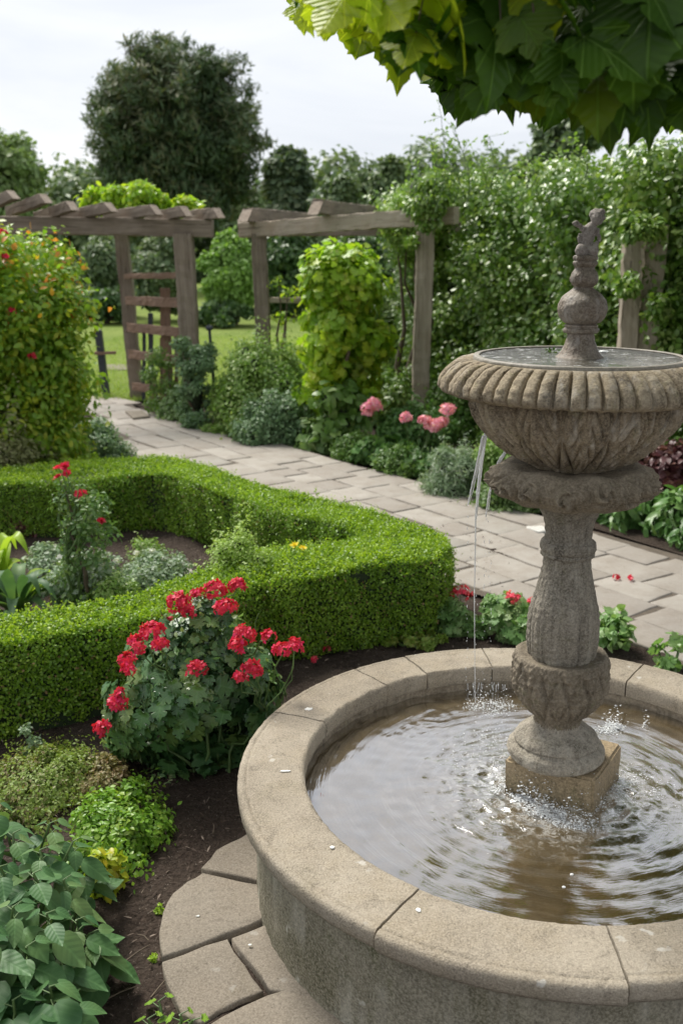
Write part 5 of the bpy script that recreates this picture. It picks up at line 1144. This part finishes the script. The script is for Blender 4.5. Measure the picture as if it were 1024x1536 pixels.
leaves('leaf_spray', LPo[~yo], LN[~yo], LDr[~yo], LS[~yo], 'maple', M['maple'], MT, True, rs)
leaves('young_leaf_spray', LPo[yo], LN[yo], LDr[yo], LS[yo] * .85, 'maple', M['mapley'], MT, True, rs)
n = 190; px_ = 462 + 210 * rs.rand(n) ** 1.2; Yn = rs.uniform(1.6, 2.3, n); lim_ = np.interp(px_, ox, oy); py_ = lim_ * rs.uniform(-.3, .55, n) - 5
LB = np.array([at(a_, b_, c_) for a_, b_, c_ in zip(px_, py_, Yn)])
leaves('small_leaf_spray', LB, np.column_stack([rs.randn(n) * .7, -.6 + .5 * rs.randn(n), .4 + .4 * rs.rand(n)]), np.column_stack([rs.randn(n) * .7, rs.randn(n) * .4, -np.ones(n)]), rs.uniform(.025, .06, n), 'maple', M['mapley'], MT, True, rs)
# canopy above and beyond the frame: shades and mirrors in the water
n = 9000; X_ = rs.uniform(.55, 4.2, n); Y_ = rs.uniform(1.2, 7.2, n); Zc = 2.1 + .27 * Y_ + rs.uniform(0, 1.2, n)
Pc_ = np.column_stack([X_, Y_, Zc]); pyc = 768 - F * (Y_ * SP + (Zc - HC) * CP) / (Y_ * CP - (Zc - HC) * SP); Pc_ = Pc_[pyc < -70]; n = len(Pc_)
leaves('canopy', Pc_, np.column_stack([rs.randn(n, 2) * .5, np.ones(n)]), np.column_stack([rs.randn(n, 2), -.5 * np.ones(n)]), rs.uniform(.09, .14, n), 'maple', M['maple'], MT, True, rs)
mb = MB()
main = [at(1250, -60, 2.0), at(1120, 30, 2.0), at(1030, 12, 2.05), at(930, 40, 2.1), at(840, 28, 2.15), at(740, 55, 2.1), at(650, 20, 2.0), at(560, -10, 1.95)]
mb.tube(main, [.03, .024, .018, .013, .009, .006, .004, .003], 8)
for a_, b_ in (((1060, 60), (1180, 130)), ((1024, 5), (960, -60)), ((930, 40), (820, 60)), ((840, 28), (700, 45)), ((900, 35), (980, 75)), ((800, 40), (690, 110)), ((760, 50), (620, 60)), ((700, 40), (560, 55)), ((650, 20), (520, 10)), ((930, 40), (870, 100)), ((1000, 20), (1100, 110))):
    limb(mb, at(*a_, 2.08), at(*b_, 2.0 + rs.uniform(-.2, .2)), .006, .002, 7, .06, 5, rs)
for i_ in rs.choice(300, 190, replace=False):
    p = LPo[i_]; up_ = np.array([rs.uniform(-.03, .03), rs.uniform(-.03, .03), rs.uniform(.05, .09)]); mb.tube([p, p + up_ * .5 + [0, .004, 0], p + up_], [.0012, .001, .0014], 4, False)
mb.build('twig', M['bark'], MT)
tk = MB(); tk.tube([(4.6, 3.0, -.1), (4.55, 3.0, 1.4), (4.3, 2.8, 2.4), (3.6, 2.4, 2.75), tuple(main[0])], [.16, .13, .10, .06, .03], 12); tk.build('trunk', M['bark'], MT)

# ================================================================ falling water and foam
t = NT('falling_water'); gls = t.bsdf((.95, .97, .98), .12, None, Transmission_Weight=.35, IOR=1.33, Specular_IOR_Level=.8)
M['fall'] = t.done(gls)
M['foam'] = (lambda t: t.done(t.bsdf((.88, .9, .9), .2, None, Transmission_Weight=.35, IOR=1.33)))(NT('foam'))
rs = np.random.RandomState(111)
def stream(pts, r0, r1, wob=.0006):
    r0 *= 1.75; r1 *= 1.6
    P = np.array(pts, float); s = np.linspace(0, len(P) - 1, 26); i0 = np.clip(s.astype(int), 0, len(P) - 2); u = (s - i0)[:, None]; Q = P[i0] * (1 - u) + P[i0 + 1] * u
    mb.tube(Q + rs.randn(26, 3) * wob * .4, np.linspace(r0, r1, 26) * (1 + .10 * rs.randn(26)).clip(.6, 1.4), 6)
mb = MB()
def s3(L): return [at(x, y, Y) for x, y, Y in L]
A_ = s3([(728, 650, 2.62), (721, 690, 2.68), (716, 735, 2.74), (713, 780, 2.79), (711, 900, 2.93), (712, 1056, 3.02)])
B_ = s3([(724, 654, 2.60), (714, 700, 2.66), (706, 735, 2.70), (701, 758, 2.73)]); B2 = s3([(726, 656, 2.6), (717, 700, 2.66), (708, 740, 2.7), (703, 755, 2.72)])
C_ = s3([(762, 672, 2.6), (750, 688, 2.63), (740, 710, 2.66), (733, 740, 2.7), (728, 775, 2.74)]); C2 = s3([(760, 676, 2.6), (746, 700, 2.64), (737, 726, 2.68), (732, 765, 2.72)])
stream(A_[:4], .0026, .0020); stream(A_[3:], .0013, .0005); stream(s3([(729, 655, 2.61), (723, 695, 2.68), (718, 740, 2.74), (715, 772, 2.78)]), .0014, .0008)
stream(B_, .0020, .0010); stream(B2, .0011, .0006); stream(C_, .0026, .0012); stream(C2, .0014, .0007)
for tail, x0, x1 in ((B_, 701, 699), (C_, 728, 722), (A_[:4], 713, 712), (C2, 732, 738)):       # streams break into drops
    for u in np.linspace(0, 1, 26) ** 1.0:
        Yd = tail[-1][1] * (1 - u) + 3.02 * u; py_ = 775 + (1058 - 775) * u; p = at(x0 * (1 - u) + x1 * u + rs.randn() * 1.2, py_ + rs.uniform(-6, 6), Yd); r = rs.uniform(.0007, .0016); mb.blob(p, (r * .7, r * .7, r * rs.uniform(1.5, 4)), rs, 6, 4, 0)
tag(mb.build('water_streams', M['fall']), kind='stuff')
mb = MB()
for px in (702, 709, 718, 723, 738, 741, 744, 748, 754, 757):
    y = PY + .676; a = at(px + rs.uniform(-1, 1), 1006 + rs.uniform(-2, 3), 3.16 + rs.uniform(-.01, .01)); b = a.copy(); b[2] = ZW + rs.uniform(0, .02); b[:2] += rs.randn(2) * .003
    a[2] = min(a[2], RIM - .055); mb.tube([a, (a + b) / 2 + rs.randn(3) * .001, b], [.0014, .001, .0012], 5)
tag(mb.build('water_drips', M['fall']), kind='stuff')
mb = MB()
def splash(px, py, n, spread, rmax, zr=.02):
    x, y = G(px, py, ZW)
    for _ in range(int(n * 3.6)):
        o = rs.randn(2) * spread; r = .32 * rmax * rs.rand() ** 2 + .0005; mb.blob((x + o[0], y + o[1], ZW + .001 + rs.exponential(zr) * (rs.rand() < .35)), (r * rs.uniform(.8, 2), r * rs.uniform(.8, 2), r * .6), rs, 6, 4, .2)
for a in ((762, 1180, 60, .014, .006), (785, 1195, 130, .018, .008), (810, 1215, 160, .022, .007), (840, 1228, 160, .022, .006), (870, 1238, 120, .02, .005), (800, 1190, 60, .02, .006), (745, 1185, 30, .012, .006),
          (925, 1185, 90, .03, .004), (950, 1170, 70, .03, .004), (735, 1062, 110, .03, .005), (712, 1060, 50, .015, .004), (760, 1058, 40, .02, .004), (921, 1090, 110, .014, .008), (910, 1096, 50, .016, .006), (966, 1090, 30, .006, .007), (735, 1110, 60, .04, .004), (720, 1140, 60, .05, .004), (900, 1215, 60, .03, .004), (985, 1190, 40, .04, .003)):
    splash(*a[:3], a[3], a[4])
for px, py in ((845, 1331), (857, 1312), (923, 1059)): 
    x, y = G(px, py, ZW); mb.blob((x, y, ZW + .001), (.005, .004, .002), rs, 8, 5, .1)
tag(mb.build('foam', M['foam']), kind='stuff')
# leaf scraps and a petal on the bowl, bird lime spots on the coping
mb = MB()
for (px, py, s) in ((905, 529, .014),):
    x, y = G(px, py, zt_); mb.blob((x, y, zt_ + .003), (s, s * .7, .003), rs, 9, 5, .15)
o = mb.build('petal', M['foam']); tag(o, 'small white petal floating on the fountain bowl top', 'petal')
n = 40; x, y = G(826, 528, zt_); q = np.column_stack([x + rs.randn(n) * .014, y + rs.randn(n) * .012, zt_ + rs.rand(n) * .006])
g = empty('leaf_scraps', (x, y, zt_), 'little heap of dark green moss scraps beside the finial base', 'moss'); leaves('moss', q, rs.randn(n, 3) + [0, 0, 1], rs.randn(n, 3), rs.uniform(.006, .013, n), 'oval', M['darkgreen'], g, rs=rs)
M['lime_spot'] = plain('dried_bird_lime', (.72, .72, .68), .8)
for k, (px, py, rx_, ry_, lab) in enumerate(((463, 1063, .012, .010, 'larger white dropping on the coping near the geranium bush'), (427, 1156, .015, .004, 'streaky white dropping on the left side of the coping'), (498, 1270, .006, .006, 'faint small white dropping on the coping, front left'), (627, 1364, .006, .007, 'small white dropping on the front coping beside the joint'))):
    x, y = G(px, py, RIM + .001); mb = MB(); mb.blob((x, y, RIM), (rx_, ry_, .0007), rs, 16, 6, .2); o = mb.build('bird_dropping', M['lime_spot']); tag(o, lab, 'bird dropping')
